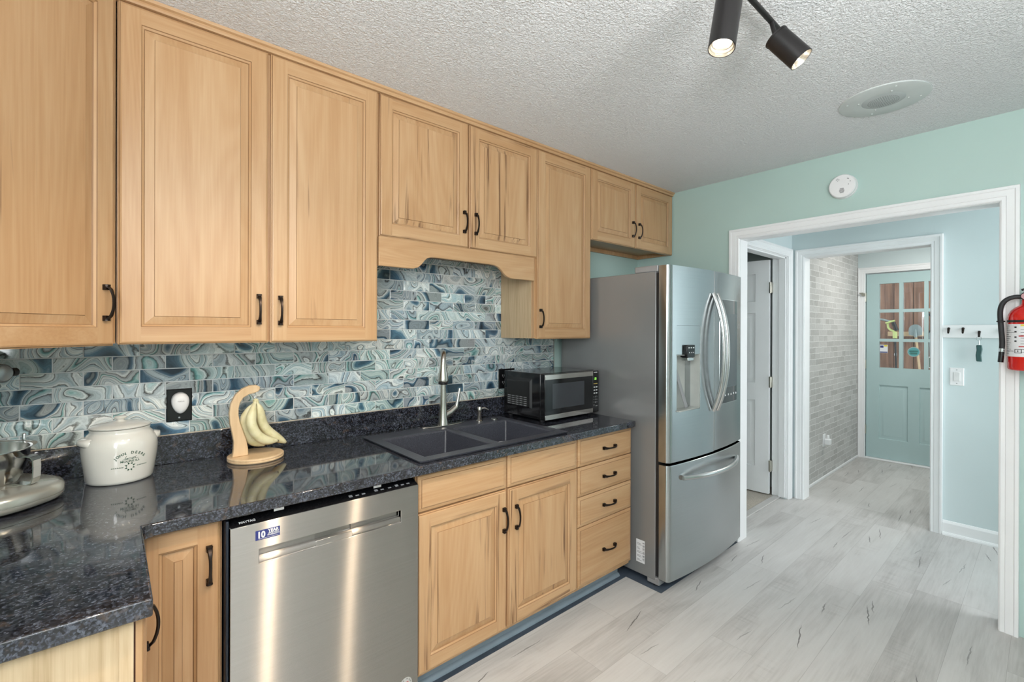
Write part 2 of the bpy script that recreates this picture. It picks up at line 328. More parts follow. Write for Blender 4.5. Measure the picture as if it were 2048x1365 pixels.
# ---------------------------------------------------------------- mesh helpers
class MB:
    def __init__(s, T=None): s.v = []; s.f = []; s.g = []; s.r = []; s.t = []; s.T = T; s.cr = 0.0
    def V(s, p): s.v.append(tuple(p)); return len(s.v)-1
    def F(s, idx, g=0.0, r=None): s.f.append(tuple(idx)); s.g.append(g); s.r.append(s.cr if r is None else r)
    def quad(s, a, b, c, d, g=0.0, r=None): s.F([s.V(a), s.V(b), s.V(c), s.V(d)], g, r)
    def box(s, x0, x1, y0, y1, z0, z1, g=0.0, r=None):
        i = [s.V(p) for p in ((x0, y0, z0), (x1, y0, z0), (x1, y1, z0), (x0, y1, z0), (x0, y0, z1), (x1, y0, z1), (x1, y1, z1), (x0, y1, z1))]
        for q in ((0, 3, 2, 1), (4, 5, 6, 7), (0, 1, 5, 4), (1, 2, 6, 5), (2, 3, 7, 6), (3, 0, 4, 7)): s.F([i[k] for k in q], g, r)
        return s
    def prism(s, pts, axis, a, b, g=0.0):     # pts: outline (2D); axis the extrusion axis
        def mk(p, t): return {'x': (t, p[0], p[1]), 'y': (p[0], t, p[1]), 'z': (p[0], p[1], t)}[axis]
        A = [s.V(mk(p, a)) for p in pts]; B = [s.V(mk(p, b)) for p in pts]; n = len(pts)
        s.F(A[::-1], g); s.F(B, g)
        for i in range(n): s.F((A[i], A[(i+1) % n], B[(i+1) % n], B[i]), g)
        return s
    def lathe(s, prof, c=(0, 0, 0), axis=(0, 0, 1), n=40, cap=True):   # prof: (radius, height) from bottom to top
        q = Vector((0, 0, 1)).rotation_difference(Vector(axis).normalized()); c = Vector(c); rings = []
        for (r, h) in prof:
            rings.append([s.V(c+q @ Vector((r*math.cos(2*PI*k/n), r*math.sin(2*PI*k/n), h))) for k in range(n)])
        for a, b in zip(rings, rings[1:]):
            for k in range(n): s.F((a[k], a[(k+1) % n], b[(k+1) % n], b[k]))
        if cap: s.F(rings[0][::-1]); s.F(rings[-1])
        return s
    def tube(s, path, rad, n=12, cap=True, flat=None):
        path = [Vector(p) for p in path]; N = len(path); rads = rad if isinstance(rad, (list, tuple)) else [rad]*N
        prev = None; rings = []
        for i, p in enumerate(path):
            d = (path[min(i+1, N-1)]-path[max(i-1, 0)]).normalized()
            if prev is None:
                prev = d.cross(Vector((0, 0, 1)) if abs(d.z) < 0.9 else Vector((1, 0, 0))).normalized()
            u = (prev-d*prev.dot(d)).normalized(); prev = u; w_ = d.cross(u)
            rings.append([s.V(p+(u*math.cos(2*PI*k/n)+w_*math.sin(2*PI*k/n)*(flat or 1))*rads[i]) for k in range(n)])
        for a, b in zip(rings, rings[1:]):
            for k in range(n): s.F((a[k], a[(k+1) % n], b[(k+1) % n], b[k]))
        if cap: s.F(rings[0][::-1]); s.F(rings[-1])
        return s
    def cells(s, xs, zs, depth, t, loops=None, back=True, g=0.0):
        """slab in x,z with front y=0; depth[i][j] recess of each cell, None = hole; loops {(i,j):[(inset,depth)...]} raised or sunk panels"""
        loops = loops or {}; nx, nz = len(xs)-1, len(zs)-1
        D = lambda i, j: depth.get((i, j), 0.0)
        for i in range(nx):
            for j in range(nz):
                d = D(i, j); x0, x1, z0, z1 = xs[i], xs[i+1], zs[j], zs[j+1]
                if d is not None:
                    if (i, j) in loops:
                        prev = [(x0, d, z0), (x1, d, z0), (x1, d, z1), (x0, d, z1)]
                        for (ins, dd) in loops[(i, j)]:
                            cur = [(x0+ins, dd, z0+ins), (x1-ins, dd, z0+ins), (x1-ins, dd, z1-ins), (x0+ins, dd, z1-ins)]
                            for k in range(4): s.quad(prev[k], prev[(k+1) % 4], cur[(k+1) % 4], cur[k], g)
                            prev = cur
                        s.quad(*prev, g)
                    else: s.quad((x0, d, z0), (x1, d, z0), (x1, d, z1), (x0, d, z1), g)
                    if back: s.quad((x0, t, z0), (x0, t, z1), (x1, t, z1), (x1, t, z0), g)
                dd = t if d is None else d
                for (ni, nj, a, b) in ((i-1, j, (x0, z0), (x0, z1)), (i+1, j, (x1, z1), (x1, z0)), (i, j-1, (x1, z0), (x0, z0)), (i, j+1, (x0, z1), (x1, z1))):
                    inside = 0 <= ni < nx and 0 <= nj < nz
                    e = (D(ni, nj) if inside else t); e = t if e is None else e
                    if e > dd: s.quad((a[0], dd, a[1]), (a[0], e, a[1]), (b[0], e, b[1]), (b[0], dd, b[1]), g)
        return s
    def build(s, name, mat, root=None, parent=None, smooth=None, bevel=0.0, warp=None, seg=2, merge=True):
        me = bpy.data.meshes.new(name)
        off = root['_l'] if root is not None else Vector((0, 0, 0))
        vs = []
        for p in s.v:
            p = Vector(p)
            if warp: p = Vector(warp(p))
            if s.T is not None: p = s.T @ p
            vs.append(p-off)
        me.from_pydata(vs, [], s.f)
        a = me.attributes.new('grain', 'FLOAT', 'FACE'); a.data.foreach_set('value', s.g)
        a = me.attributes.new('rnd', 'FLOAT', 'FACE'); a.data.foreach_set('value', s.r)
        if s.t:
            a = me.attributes.new('tilernd', 'FLOAT_VECTOR', 'FACE'); a.data.foreach_set('vector', [c for q in s.t for c in q])
        if merge:
            bm = bmesh.new(); bm.from_mesh(me); bmesh.ops.remove_doubles(bm, verts=bm.verts, dist=1e-6)
            bmesh.ops.recalc_face_normals(bm, faces=bm.faces); bm.to_mesh(me); bm.free()
        me.materials.append(mat); o = bpy.data.objects.new(name, me); C.objects.link(o)
        if smooth is not None:
            me.polygons.foreach_set('use_smooth', [True]*len(me.polygons)); me.set_sharp_from_angle(angle=math.radians(smooth))
        if bevel:
            bv = o.modifiers.new('bevel', 'BEVEL'); bv.width = bevel; bv.segments = seg; bv.limit_method = 'ANGLE'; bv.angle_limit = math.radians(35)
            me.polygons.foreach_set('use_smooth', [True]*len(me.polygons)); bv.harden_normals = False
            me.set_sharp_from_angle(angle=math.radians(50))
        if parent is not None: o.parent = parent
        elif root is not None: o.parent = root['_o']
        return o

def tag(o, label, cat, group=None):
    o['label'] = label; o['category'] = cat
    if group: o['group'] = group
    return o
def thing(name, loc, label, cat, group=None):
    o = bpy.data.objects.new(name, None); C.objects.link(o); o.location = loc; o.empty_display_size = 0.05
    tag(o, label, cat, group); return {'_o': o, '_l': Vector(loc)}
def struct(mb, name, mat, label=None, **kw):
    o = mb.build(name, mat, **kw); o['kind'] = 'structure'
    if label: o['label'] = label
    return o

def text_polys(s, size, bold=0.0, align='CENTER', shear=0.0):
    cu = bpy.data.curves.new('lettering', 'FONT'); cu.body = s; cu.size = size; cu.align_x = align; cu.offset = bold; cu.resolution_u = 3; cu.shear = shear
    ob = bpy.data.objects.new('lettering', cu); C.objects.link(ob)
    dg = bpy.context.evaluated_depsgraph_get(); me = bpy.data.meshes.new_from_object(ob.evaluated_get(dg))
    vs = [tuple(v.co) for v in me.vertices]; fs = [tuple(p.vertices) for p in me.polygons]
    bpy.data.objects.remove(ob); bpy.data.curves.remove(cu); bpy.data.meshes.remove(me)
    return vs, fs
def add_text(mb, s, size, place, bold=0.0, align='CENTER', sx=1.0):
    vs, fs = text_polys(s, size, bold, align); b = len(mb.v)
    for v in vs: mb.V(place(v[0]*sx, v[1]))
    for f in fs: mb.F([b+i for i in f])

# ================================================================= SETTING
XF = 3.187; CEIL = 2.451; XH = 4.408; XD = 6.409
struct(MB().box(-0.75, 6.50, -4.0, -0.640, -0.05, 0.0), 'floor', M['floor'])
struct(MB().box(-0.75, 3.30, -0.640, 0.12, -0.05, 0.0), 'floor_back', M['floor'])
struct(MB().box(3.30, 4.53, -0.640, 2.0, -0.05, 0.004), 'floor_carpet', M['carpet'])
struct(MB().box(3.32, 4.31, -0.668, -0.612, 0.0, 0.009), 'trim_1', plain('threshold strip', (0.50, 0.49, 0.475), 0.4), bevel=0.004)
struct(MB().box(-0.75, 6.50, -4.0, 0.12, CEIL, CEIL+0.06), 'ceiling', M['ceiling'])
struct(MB().box(3.3, 4.53, 0.12, 2.0, CEIL, CEIL+0.06), 'ceiling_side', M['ceiling'])
struct(MB().box(-0.75, 3.30, 0.0, 0.12, 0, CEIL), 'wall_back', M['aqua'])
struct(MB().box(-0.75, -0.61, -1.9, 0.0, 0, CEIL).box(-0.75, -0.61, -4.0, -3.0, 0, CEIL).box(-0.75, -0.61, -3.0, -1.9, 0, 1.36).box(-0.75, -0.61, -3.0, -1.9, 2.22, CEIL), 'wall_left', M['aqua'])
b = MB()
for (a0, a1, c0, c1) in ((-3.0, -1.9, 1.36, 1.41), (-3.0, -1.9, 2.17, 2.22), (-3.0, -2.95, 1.41, 2.17), (-1.95, -1.9, 1.41, 2.17), (-3.0, -1.9, 1.77, 1.81)): b.box(-0.74, -0.66, a0, a1, c0, c1)
struct(b, 'window_1', M['white'])
# far kitchen wall with the cased opening
OY0, OY1, OZ = -0.802, -2.008, 2.034
b = MB().box(XF, 3.299, OY0, 0.0, 0, CEIL).box(XF, 3.299, -4.0, OY1, 0, CEIL).box(XF, 3.299, OY1, OY0, OZ, CEIL)
struct(b, 'wall_right', M['aqua'])
# rear kitchen wall behind the viewpoint with a wide window
struct(MB().box(-0.61, XF, -4.0, -3.9, 0, CEIL), 'wall_front', M['offwall'])
# hall beyond: left wall with a doorway, far wall with a second opening, right end with a window
HY = -0.715
b = MB().box(3.299, 3.46, HY, -0.60, 0, CEIL).box(4.305, 4.53, HY, -0.60, 0, CEIL).box(3.46, 4.305, HY, -0.60, 2.045, CEIL)
struct(b, 'wall_hall_left', M['aqua2'])
PY0, PY1, PZ = -0.812, -1.607, 2.038
b = MB().box(XH, 4.53, PY0, HY, 0, CEIL).box(XH, 4.53, -4.0, PY1, 0, CEIL).box(XH, 4.53, PY1, PY0, PZ, CEIL)
struct(b, 'wall_hall_far', M['aqua2'])
b = MB().box(3.299, 3.45, -4.0, -3.9, 0, CEIL).box(4.3, XH, -4.0, -3.9, 0, CEIL).box(3.45, 4.3, -4.0, -3.9, 0, 0.6).box(3.45, 4.3, -4.0, -3.9, 2.3, CEIL)
struct(b, 'wall_hall_front', M['offwall'])
# side room behind the white door
struct(MB().box(3.18, 3.3, 0.12, 2.0, 0, CEIL).box(4.53, 4.6, -0.6, 2.0, 0, CEIL).box(3.18, 4.6, 2.0, 2.1, 0, CEIL), 'wall_side_room', M['offwall'])
# entry room: brick on the left, exterior door at the end
BY = -0.734
struct(MB().box(4.53, 6.41, BY, -0.62, 0, CEIL), 'wall_entry_left', M['brick'])
DY0, DY1, DZ = -0.803, -1.615, 2.066
b = MB().box(XD, 6.53, DY0, BY, 0, CEIL).box(XD, 6.53, -4.0, DY1, 0, CEIL).box(XD, 6.53, DY1, DY0, DZ, CEIL)
struct(b, 'wall_entry_far', M['aqua2'])
struct(MB().box(4.53, 6.53, -2.55, -2.45, 0, CEIL), 'wall_entry_right', M['aqua2'])

# casings (profiled: inner bead, field, raised backband)
CAS = [(0.0, 0.0), (0.0, 0.010), (0.006, 0.014), (0.020, 0.012), (0.022, 0.015), (0.048, 0.018), (0.052, 0.022), (0.064, 0.022), (0.066, 0.018), (0.066, 0.0)]
def casing(name, y0, y1, top, xw, sgn=-1, zb=0.0):
    """three-sided casing on a wall whose face is x = xw, opening from y0 (left) to y1 (right); profile sweeps with mitred corners"""
    b = MB(); rows = []
    for (o, d) in CAS:
        x = xw+sgn*d
        rows.append([(x, y0+o, zb), (x, y0+o, top+o), (x, y1-o, top+o), (x, y1-o, zb)])
    for a, c in zip(rows, rows[1:]):
        for k in range(3): b.quad(a[k], a[k+1], c[k+1], c[k])
    for k in (0, 3):
        ids = [b.V(r[k]) for r in rows]; b.F(ids)
    return struct(b, name, M['white'], smooth=30)
casing('trim_2', OY0, OY1, OZ, XF)
casing('trim_3', PY0, PY1, PZ, XH)
casing('trim_4', DY0, DY1, DZ, XD)
# jamb linings of the two cased openings
def lining(name, x0, x1, y0, y1, top, t=0.012):
    struct(MB().box(x0, x1, y0-t, y0, 0, top).box(x0, x1, y1, y1+t, 0, top).box(x0, x1, y1, y0, top-t, top), name, M['white'], merge=False)
lining('trim_5', XF+0.001, 3.298, OY0+0.002, OY1-0.002, OZ+0.002, 0.004)
lining('trim_6', XH+0.001, 4.529, PY0+0.002, PY1-0.002, PZ+0.002, 0.004)
# casing of the hall's left doorway (faces -y) and its jamb
b = MB(); rows = []
X0, X1, TZ = 3.46, 4.305, 2.045
for (o, d) in CAS:
    y = HY-d; rows.append([(X0-o, y, 0), (X0-o, y, TZ+o), (X1+o, y, TZ+o), (X1+o, y, 0)])
for a, c in zip(rows, rows[1:]):
    for k in range(3): b.quad(a[k], a[k+1], c[k+1], c[k])
for k in (0, 3): b.F([b.V(r[k]) for r in rows])
struct(b, 'trim_7', M['white'], smooth=30)
b = MB().box(X1-0.004, X1, HY, -0.60, 0.01, TZ).box(X0, X0+0.004, HY, -0.60, 0.01, TZ).box(X0, X1, HY, -0.60, TZ-0.004, TZ)
b.box(X1-0.016, X1-0.004, HY+0.012, HY+0.060, 0.01, TZ-0.004).box(X0, X1, HY+0.012, HY+0.060, TZ-0.016, TZ-0.004)
struct(b, 'trim_8', M['white'], merge=False)
# baseboards
b = MB()
pr = [(XH, 0), (XH-0.028, 0), (XH-0.027, 0.010), (XH-0.022, 0.019), (XH-0.014, 0.022), (XH-0.014, 0.083), (XH-0.008, 0.098), (XH, 0.1)]
A = [b.V((p[0], -3.9, p[1])) for p in pr]; B_ = [b.V((p[0], PY1-0.067, p[1])) for p in pr]
for i in range(len(pr)): b.F((A[i], A[(i+1) % len(pr)], B_[(i+1) % len(pr)], B_[i]))
b.F(A); b.F(B_[::-1]); struct(b, 'baseboard_hall', M['white'])
struct(MB().box(4.53, XD, BY-0.014, BY, 0, 0.022), 'baseboard_entry', M['white'], bevel=0.004)
struct(MB().box(XD-0.03, XD+0.10, DY1, DY0, 0, 0.014), 'trim_9', M['white'], bevel=0.004)

# ---- porch / shed seen through the door glass
struct(MB().box(7.9, 8.0, -3.4, 0.6, -0.05, 2.9), 'wall_shed', M['shed'])
struct(MB().box(6.53, 8.0, -3.4, 0.6, -0.08, -0.03), 'floor_porch', plain('porch concrete', (0.3, 0.29, 0.28), 0.9))
tag(MB().box(7.82, 7.9, -2.6, -0.745, 1.356, 1.416).build('shelf_rail', M['lightwood'], bevel=0.003), 'raw pine rail nailed along the brown board wall outside the door', 'rail')

# ================================================================= DOORS
# white six panel door standing open into the side room (leaf lies along y, face towards -x)
def leaf_T(origin, ex, ey):     # local x -> ex, local y(depth) -> ey, z -> up
    T = Matrix.Identity(4); ex = Vector(ex); ey = Vector(ey)
    for i in range(3): T[i][0] = ex[i]; T[i][1] = ey[i]; T[i][2] = (0, 0, 1)[i]; T[i][3] = origin[i]
    return T
PANEL = [(0.004, 0.010), (0.016, 0.011), (0.040, 0.004), (0.043, 0.004)]
d1 = MB(leaf_T((4.268, -0.585, 0.016), (-0.05, 0.9987, 0), (0.9987, 0.05, 0)))
xs = [0, 0.11, 0.36, 0.46, 0.71, 0.82]; zs = [0, 0.22, 0.80, 0.95, 1.56, 1.66, 1.90, 2.015]
L = {(i, j): PANEL for i in (1, 3) for j in (1, 3, 5)}
d1.cells(xs, zs, {}, 0.035, L)
dd = d1.build('door_1', M['white'], smooth=25); dd['kind'] = 'structure'; dd['label'] = 'white six panel door standing open into the side room beside the fridge'
for z in (0.26, 0.98, 1.79):
    hb = MB().box(4.268, 4.302, -0.606, -0.583, z-0.045, z+0.045).lathe([(0.007, 0), (0.007, 0.098)], (4.262, -0.598, z-0.049), n=14)
    h = hb.build('door_hinge', M['hinge'], parent=dd, bevel=0.002)
# exterior aqua door, nine panes over two panels
dT = leaf_T((XD+0.02, DY0-0.006, 0.016), (0, -1, 0), (1, 0, 0))
W_, H_ = 0.80, 2.04
xs = [0, 0.115, 0.286, 0.318, 0.490, 0.522, 0.690, W_]
zs = [0, 0.220, 0.812, 1.003, 1.290, 1.322, 1.610, 1.644, 1.928, H_]
dep = {(i, j): None for i in (1, 3, 5) for j in (3, 5, 7)}
# lower panels need their own x split: build upper and lower halves as two slabs of one mesh
d2 = MB(dT)
up_z = zs[2:]; d2.cells(xs, up_z, {(i, j-2): None for (i, j) in dep}, 0.042)
d2.cells([0, 0.113, 0.360, 0.455, 0.690, W_], [0, 0.218, 0.812], {}, 0.042, {(1, 1): PANEL, (3, 1): PANEL})
dd2 = d2.build('door_2', M['bluegrey'], smooth=25); dd2['kind'] = 'structure'; dd2['label'] = 'aqua exterior door with nine panes over two panels at the end of the entry'
for i in (1, 3, 5):
    for j in (3, 5, 7):
        MB(dT).box(xs[i], xs[i+1], 0.019, 0.023, zs[j], zs[j+1]).build('pane', M['glass'], parent=dd2)
for z in (0.32, 1.05, 1.80):
    MB().box(XD+0.001, XD+0.022, DY0-0.008, DY0-0.0005, z-0.05, z+0.05).lathe([(0.006, 0), (0.006, 0.1)], (XD-0.004, DY0-0.003, z-0.05), n=12).build('door_hinge', M['hinge'], parent=dd2)
# flip latch on the casing
lt = MB().box(XD-0.030, XD-0.018, DY0-0.004, DY0+0.030, 1.815, 1.845).tube([(XD-0.03, DY0+0.03, 1.84), (XD-0.055, DY0+0.04, 1.845), (XD-0.06, DY0+0.005, 1.845)], 0.006)
tag(lt.build('security_latch', M['hinge']), 'small satin flip latch on the white casing beside the aqua door', 'latch')
# stickers on the glass
def glass_pt(px, pz, off=-0.002): return dT @ Vector((px, 0.019+off, pz))
st = thing('window_sticker', tuple(glass_pt(0.155, 1.21)), 'small white and blue rectangular sticker in lower left pane of the aqua door', 'sticker', 'stickers on the door glass')
MB(dT).box(0.117, 0.187, 0.0175, 0.0185, 1.165, 1.255).build('sticker_face', M['paper'], st)
MB(dT).box(0.119, 0.185, 0.0168, 0.0175, 1.168, 1.180).build('blue_stripe', M['blue_ink'], st)
MB(dT).box(0.121, 0.150, 0.0168, 0.0175, 1.222, 1.246).build('blue_print', M['blue_ink'], st)
MB(dT).box(0.155, 0.184, 0.0168, 0.0175, 1.236, 1.252).build('yellow_print', M['yellow_ink'], st)
st = thing('window_sticker', tuple(glass_pt(0.405, 1.19)), 'round teal sticker with dark lettering in the lower middle pane', 'sticker', 'stickers on the door glass')
cpt = glass_pt(0.405, 1.185)
MB().lathe([(0.052, 0), (0.052, 0.001)], tuple(cpt), (-1, 0, 0), n=40).build('sticker_face', plain('pale rim', (0.30, 0.42, 0.42), 0.4), st)
MB().lathe([(0.045, 0), (0.045, 0.001)], tuple(cpt+Vector((-0.0008, 0, 0))), (-1, 0, 0), n=40).build('sticker_field', M['tealsticker'], st)
b = MB()
for k, (hw, z) in enumerate(((0.034, 0.012), (0.036, 0.004), (0.030, -0.008), (0.030, -0.016), (0.026, -0.024))):
    b.box(cpt.x-0.0026, cpt.x-0.0019, cpt.y-hw, cpt.y+hw, cpt.z+z-0.0022, cpt.z+z+0.0022)
b.build('sticker_print', M['green_ink'], st)
st = thing('window_sticker', tuple(glass_pt(0.56, 1.10)), 'white slip with green writing at the edge of the lower right pane', 'sticker', 'stickers on the door glass')
MB(dT).box(0.524, 0.60, 0.0175, 0.0185, 1.02, 1.14).build('sticker_face', M['paper'], st)
MB(dT).box(0.530, 0.545, 0.0168, 0.0175, 1.03, 1.13).box(0.553, 0.560, 0.0168, 0.0175, 1.03, 1.12).build('green_print', M['green_ink'], st)

# garden tools outside
TX = 7.72
r = thing('string_trimmer', (TX-0.1, -0.85, -0.03), 'lime green string trimmer leaning on the brown wall outside the door glass', 'trimmer')
MB().tube([(TX-0.25, -0.93, 0.0), (TX-0.06, -0.860, 0.955), (TX, -0.839, 1.40)], 0.011).build('shaft', M['blackmatte'], r)
MB().tube([(TX, -0.839, 1.33), (TX, -0.838, 1.415)], 0.024).tube([(TX, -0.84, 1.415), (TX, -0.79, 1.440), (TX, -0.768, 1.47), (TX, -0.764, 1.52), (TX, -0.79, 1.55), (TX, -0.83, 1.553)], 0.013).tube([(TX-0.02, -0.745, 1.527), (TX-0.02, -0.84, 1.562)], 0.011).build('handle', M['trimmer'], r, smooth=60)
MB().tube([(TX, -0.82, 1.54), (TX, -0.855, 1.43)], 0.022).build('motor_housing', M['blackmatte'], r, smooth=60)
MB().tube([(TX, -0.62, 1.580), (TX, -0.70, 1.577), (TX, -0.785, 1.552)], 0.014).build('guard_bar', M['shovel'], r, smooth=60)
MB().lathe([(0.014, 0), (0.014, 0.03)], (TX-0.03, -0.850, 1.105), n=14).build('coupling', M['whiteplastic'], r)
MB().box(TX-0.28, TX-0.22, -0.97, -0.89, -0.03, 0.06).build('cutting_head', M['blackmatte'], r, bevel=0.01)
r = thing('shovel', (TX-0.15, -1.1, -0.03), 'round point shovel standing blade up outside the door glass', 'shovel')
MB().tube([(TX-0.3, -1.19, -0.03), (TX-0.06, -1.091, 0.949), (TX, -1.045, 1.37)], 0.013).build('shaft', M['lightwood'], r, smooth=60)
b = MB(); NB = 15; outl = []
for k in range(NB):
    t_ = k/(NB-1)*PI; outl.append((-1.043+0.066*math.cos(t_), 1.425+0.083*math.sin(t_)**0.8))
outl += [(-1.106, 1.375), (-1.065, 1.362), (-1.025, 1.362), (-0.980, 1.375)]
b.prism(outl, 'x', TX-0.008, TX); b.tube([(TX-0.012, -1.046, 1.345), (TX-0.012, -1.043, 1.45)], [0.017, 0.010])
b.build('blade', M['shovel'], r, warp=lambda p: (p[0]-2.5*(p[1]+1.043)**2, p[1], p[2]), smooth=50)
r = thing('garden_blower', (TX-0.1, -1.2, -0.03), 'dark garden tool with white top behind the right hand panes', 'tool')
MB().tube([(TX-0.2, -1.26, -0.03), (TX, -1.18, 1.42)], 0.014).build('shaft', M['shovel'], r)
MB().tube([(TX, -1.145, 1.42), (TX, -1.14, 1.52), (TX, -1.145, 1.60), (TX, -1.17, 1.64), (TX, -1.22, 1.58), (TX, -1.22, 1.46), (TX, -1.17, 1.40)], 0.016).build('handle', M['blackmatte'], r, smooth=60)
MB().box(TX-0.02, TX+0.02, -1.16, -1.11, 1.60, 1.66).build('cap', M['whiteplastic'], r, bevel=0.008)

# ================================================================= CABINETS
def door_geo(b, w, h, t=0.02, fr=0.055):
    """raised panel door; local x 0..w, z 0..h, front y=0 (towards -y), back y=t"""
    rr = random.random
    R = lambda i: [(i, i), (w-i, i), (w-i, h-i), (i, h-i)]
    def ring(i0, d0, i1, d1, gs, rs):
        a, c = R(i0), R(i1)
        for k in range(4): b.quad((a[k][0], d0, a[k][1]), (a[(k+1) % 4][0], d0, a[(k+1) % 4][1]), (c[(k+1) % 4][0], d1, c[(k+1) % 4][1]), (c[k][0], d1, c[k][1]), gs[k], rs[k])
    st = [rr(), rr(), rr(), rr()]; gs = [1, 0, 1, 0]
    ring(0, t, 0, 0.007, gs, st); ring(0, 0.007, 0.003, 0.0055, gs, st); ring(0.003, 0.0055, 0.0045, 0.0018, [x+2 for x in gs], st); ring(0.0045, 0.0018, 0.009, 0.0, gs, st)
    e, f = 0.009, fr
    b.quad((e, 0, e), (f, 0, e), (f, 0, h-e), (e, 0, h-e), 0, st[3]); b.quad((w-f, 0, e), (w-e, 0, e), (w-e, 0, h-e), (w-f, 0, h-e), 0, st[1])
    b.quad((f, 0, e), (w-f, 0, e), (w-f, 0, f), (f, 0, f), 1, st[0]); b.quad((f, 0, h-f), (w-f, 0, h-f), (w-f, 0, h-e), (f, 0, h-e), 1, st[2])
    ring(f, 0, f+0.0015, 0.003, [x+2 for x in gs], st); ring(f+0.0015, 0.003, f+0.007, 0.0065, gs, st)
    p = rr(); ps = [p]*4; z4 = [0]*4
    ring(f+0.007, 0.0065, f+0.009, 0.010, [2]*4, ps); ring(f+0.009, 0.010, f+0.033, 0.0045, z4, ps); ring(f+0.033, 0.0045, f+0.0345, 0.002, [2]*4, ps)
    i = f+0.0345; c = R(i)
    # glued-up panel of two or three boards
    n = 1 if w < 0.28 else 2; cuts = [c[0][0]+(c[1][0]-c[0][0])*k/n for k in range(n+1)]
    for k in range(n): b.quad((cuts[k], 0.002, i), (cuts[k+1], 0.002, i), (cuts[k+1], 0.002, h-i), (cuts[k], 0.002, h-i), 0, p if k == 0 else rr())
    b.quad((0, t, 0), (0, t, h), (w, t, h), (w, t, 0), 0, p)
def drawer_geo(b, w, h, t=0.02):
    r_ = random.random(); prev = None
    for (i, d) in ((0, t), (0, 0.0075), (0.003, 0.0055), (0.014, 0.0035), (0.016, 0.0008), (0.020, 0.0)):
        cur = [(i, d, i), (w-i, d, i), (w-i, d, h-i), (i, d, h-i)]
        if prev:
            for k in range(4): b.quad(prev[k], prev[(k+1) % 4], cur[(k+1) % 4], cur[k], 3 if i == 0.016 else 1, r_)
        prev = cur
    b.quad(*prev, 1, r_); b.quad((0, t, 0), (0, t, h), (w, t, h), (w, t, 0), 1, r_)
def pull_geo(b, L=0.108, horiz=False):
    """arched bar pull centred at the origin on the plane y=0, standing towards -y"""
    n = 17; prof = []
    for k in range(n):
        s_ = -1+2*k/(n-1); a = abs(s_)
        out = 0.010+0.018*(1-a**2.2) if a < 0.86 else 0.010
        wd = 0.0042+0.0042*max(0, (a-0.35)/0.65)**1.5
        prof.append((s_*L/2, out, wd))
    rows = []
    for (z, o, wd) in prof:
        rows.append([(-wd, -o, z), (-wd*0.6, -o-0.0042, z), (wd*0.6, -o-0.0042, z), (wd, -o, z), (0, -o+0.0028, z)])
    def mp(p): return (p[2], p[1], p[0]) if horiz else p
    ids = [[b.V(mp(p)) for p in r_] for r_ in rows]
    for a, c in zip(ids, ids[1:]):
        for k in range(5): b.F((a[k], a[(k+1) % 5], c[(k+1) % 5], c[k]))
    b.F(ids[0][::-1]); b.F(ids[-1])
    for s_ in (-1, 1):
        z = s_*(L/2-0.008)
        q = [(-0.0075, 0.0, z-0.008), (0.0075, 0, z-0.008), (0.0075, 0, z+0.008), (-0.0075, 0, z+0.008)]
        q2 = [(x*0.85, -0.0118, zz) for (x, _, zz) in q]
        A = [b.V(mp(p)) for p in q]; B_ = [b.V(mp(p)) for p in q2]
        b.F(A[::-1]); b.F(B_)
        for k in range(4): b.F((A[k], A[(k+1) % 4], B_[(k+1) % 4], B_[k]))
def front(root, x0, x1, z0, z1, yf, kind='door', handle=None, name=None, T=None, horiz=False, mat='wood'):
    """a door or drawer front on a cabinet facing -y; handle = (x, z) centre"""
    TT = T or Matrix.Translation((x0, yf, z0))
    b = MB(TT); w, h = x1-x0, z1-z0
    (door_geo if kind == 'door' else drawer_geo)(b, w, h)
    o = b.build(name or kind, M[mat], root)
    if handle:
        hb = MB(TT @ Matrix.Translation((handle[0]-x0, 0, handle[1]-z0))); pull_geo(hb, horiz=horiz)
        hb.build('handle', M['bronze'], root, parent=o, smooth=40)
    return o
def carcass(b, x0, x1, y0, y1, z0, z1):
    b.box(x0, x1, y0, y1, z0, z1, 0, random.random())
YU = -0.31; FU = -0.29   # door face and face frame of the uppers
ZB, ZT = 1.369, 2.424
# corner wall cabinet set at 45 degrees
rt_ = thing('wall_cabinet', (-0.20, -0.15, 1.366), 'maple corner wall cabinet set diagonally above the stand mixer', 'cabinet', 'maple wall cabinets')
b = MB(); b.cr = random.random()
b.prism([(-0.002, -0.001), (-0.002, -0.296), (-0.010, -0.304), (-0.304, -0.598), (-0.312, -0.606), (-0.608, -0.606), (-0.608, -0.001)], 'z', 1.372, 2.449)
b.build('body', M['wood'], rt_)
s2 = math.sqrt(0.5)
cT = leaf_T((-0.303, -0.619, 1.366), (s2, s2, 0), (-s2, s2, 0))
front(rt_, 0, 0.425, 0, 1.058, 0, 'door', (0.392, 0.128), T=cT)
# tall pair over the counter
rt_ = thing('wall_cabinet', (0.42, -0.15, 1.372), 'tall two door maple wall cabinet above the crock and bananas', 'cabinet', 'maple wall cabinets')
b = MB(); carcass(b, 0.001, 0.845, FU, -0.001, 1.372, 2.449); b.build('body', M['wood'], rt_)
front(rt_, 0.004, 0.421, ZB, ZT, YU, 'door', (0.390, 1.489))
front(rt_, 0.430, 0.842, ZB, ZT, YU, 'door', (0.461, 1.487))
# short pair over the sink
rt_ = thing('wall_cabinet', (1.31, -0.15, 1.80), 'short two door maple wall cabinet over the sink', 'cabinet', 'maple wall cabinets')
b = MB(); carcass(b, 0.847, 1.766, FU, -0.001, 1.80, 2.449); b.build('body', M['wood'], rt_)
front(rt_, 0.851, 1.310, 1.818, ZT, YU, 'door', (1.283, 1.940), mat='woodfig')
front(rt_, 1.318, 1.776, 1.818, ZT, YU, 'door', (1.352, 1.940), mat='woodfig')
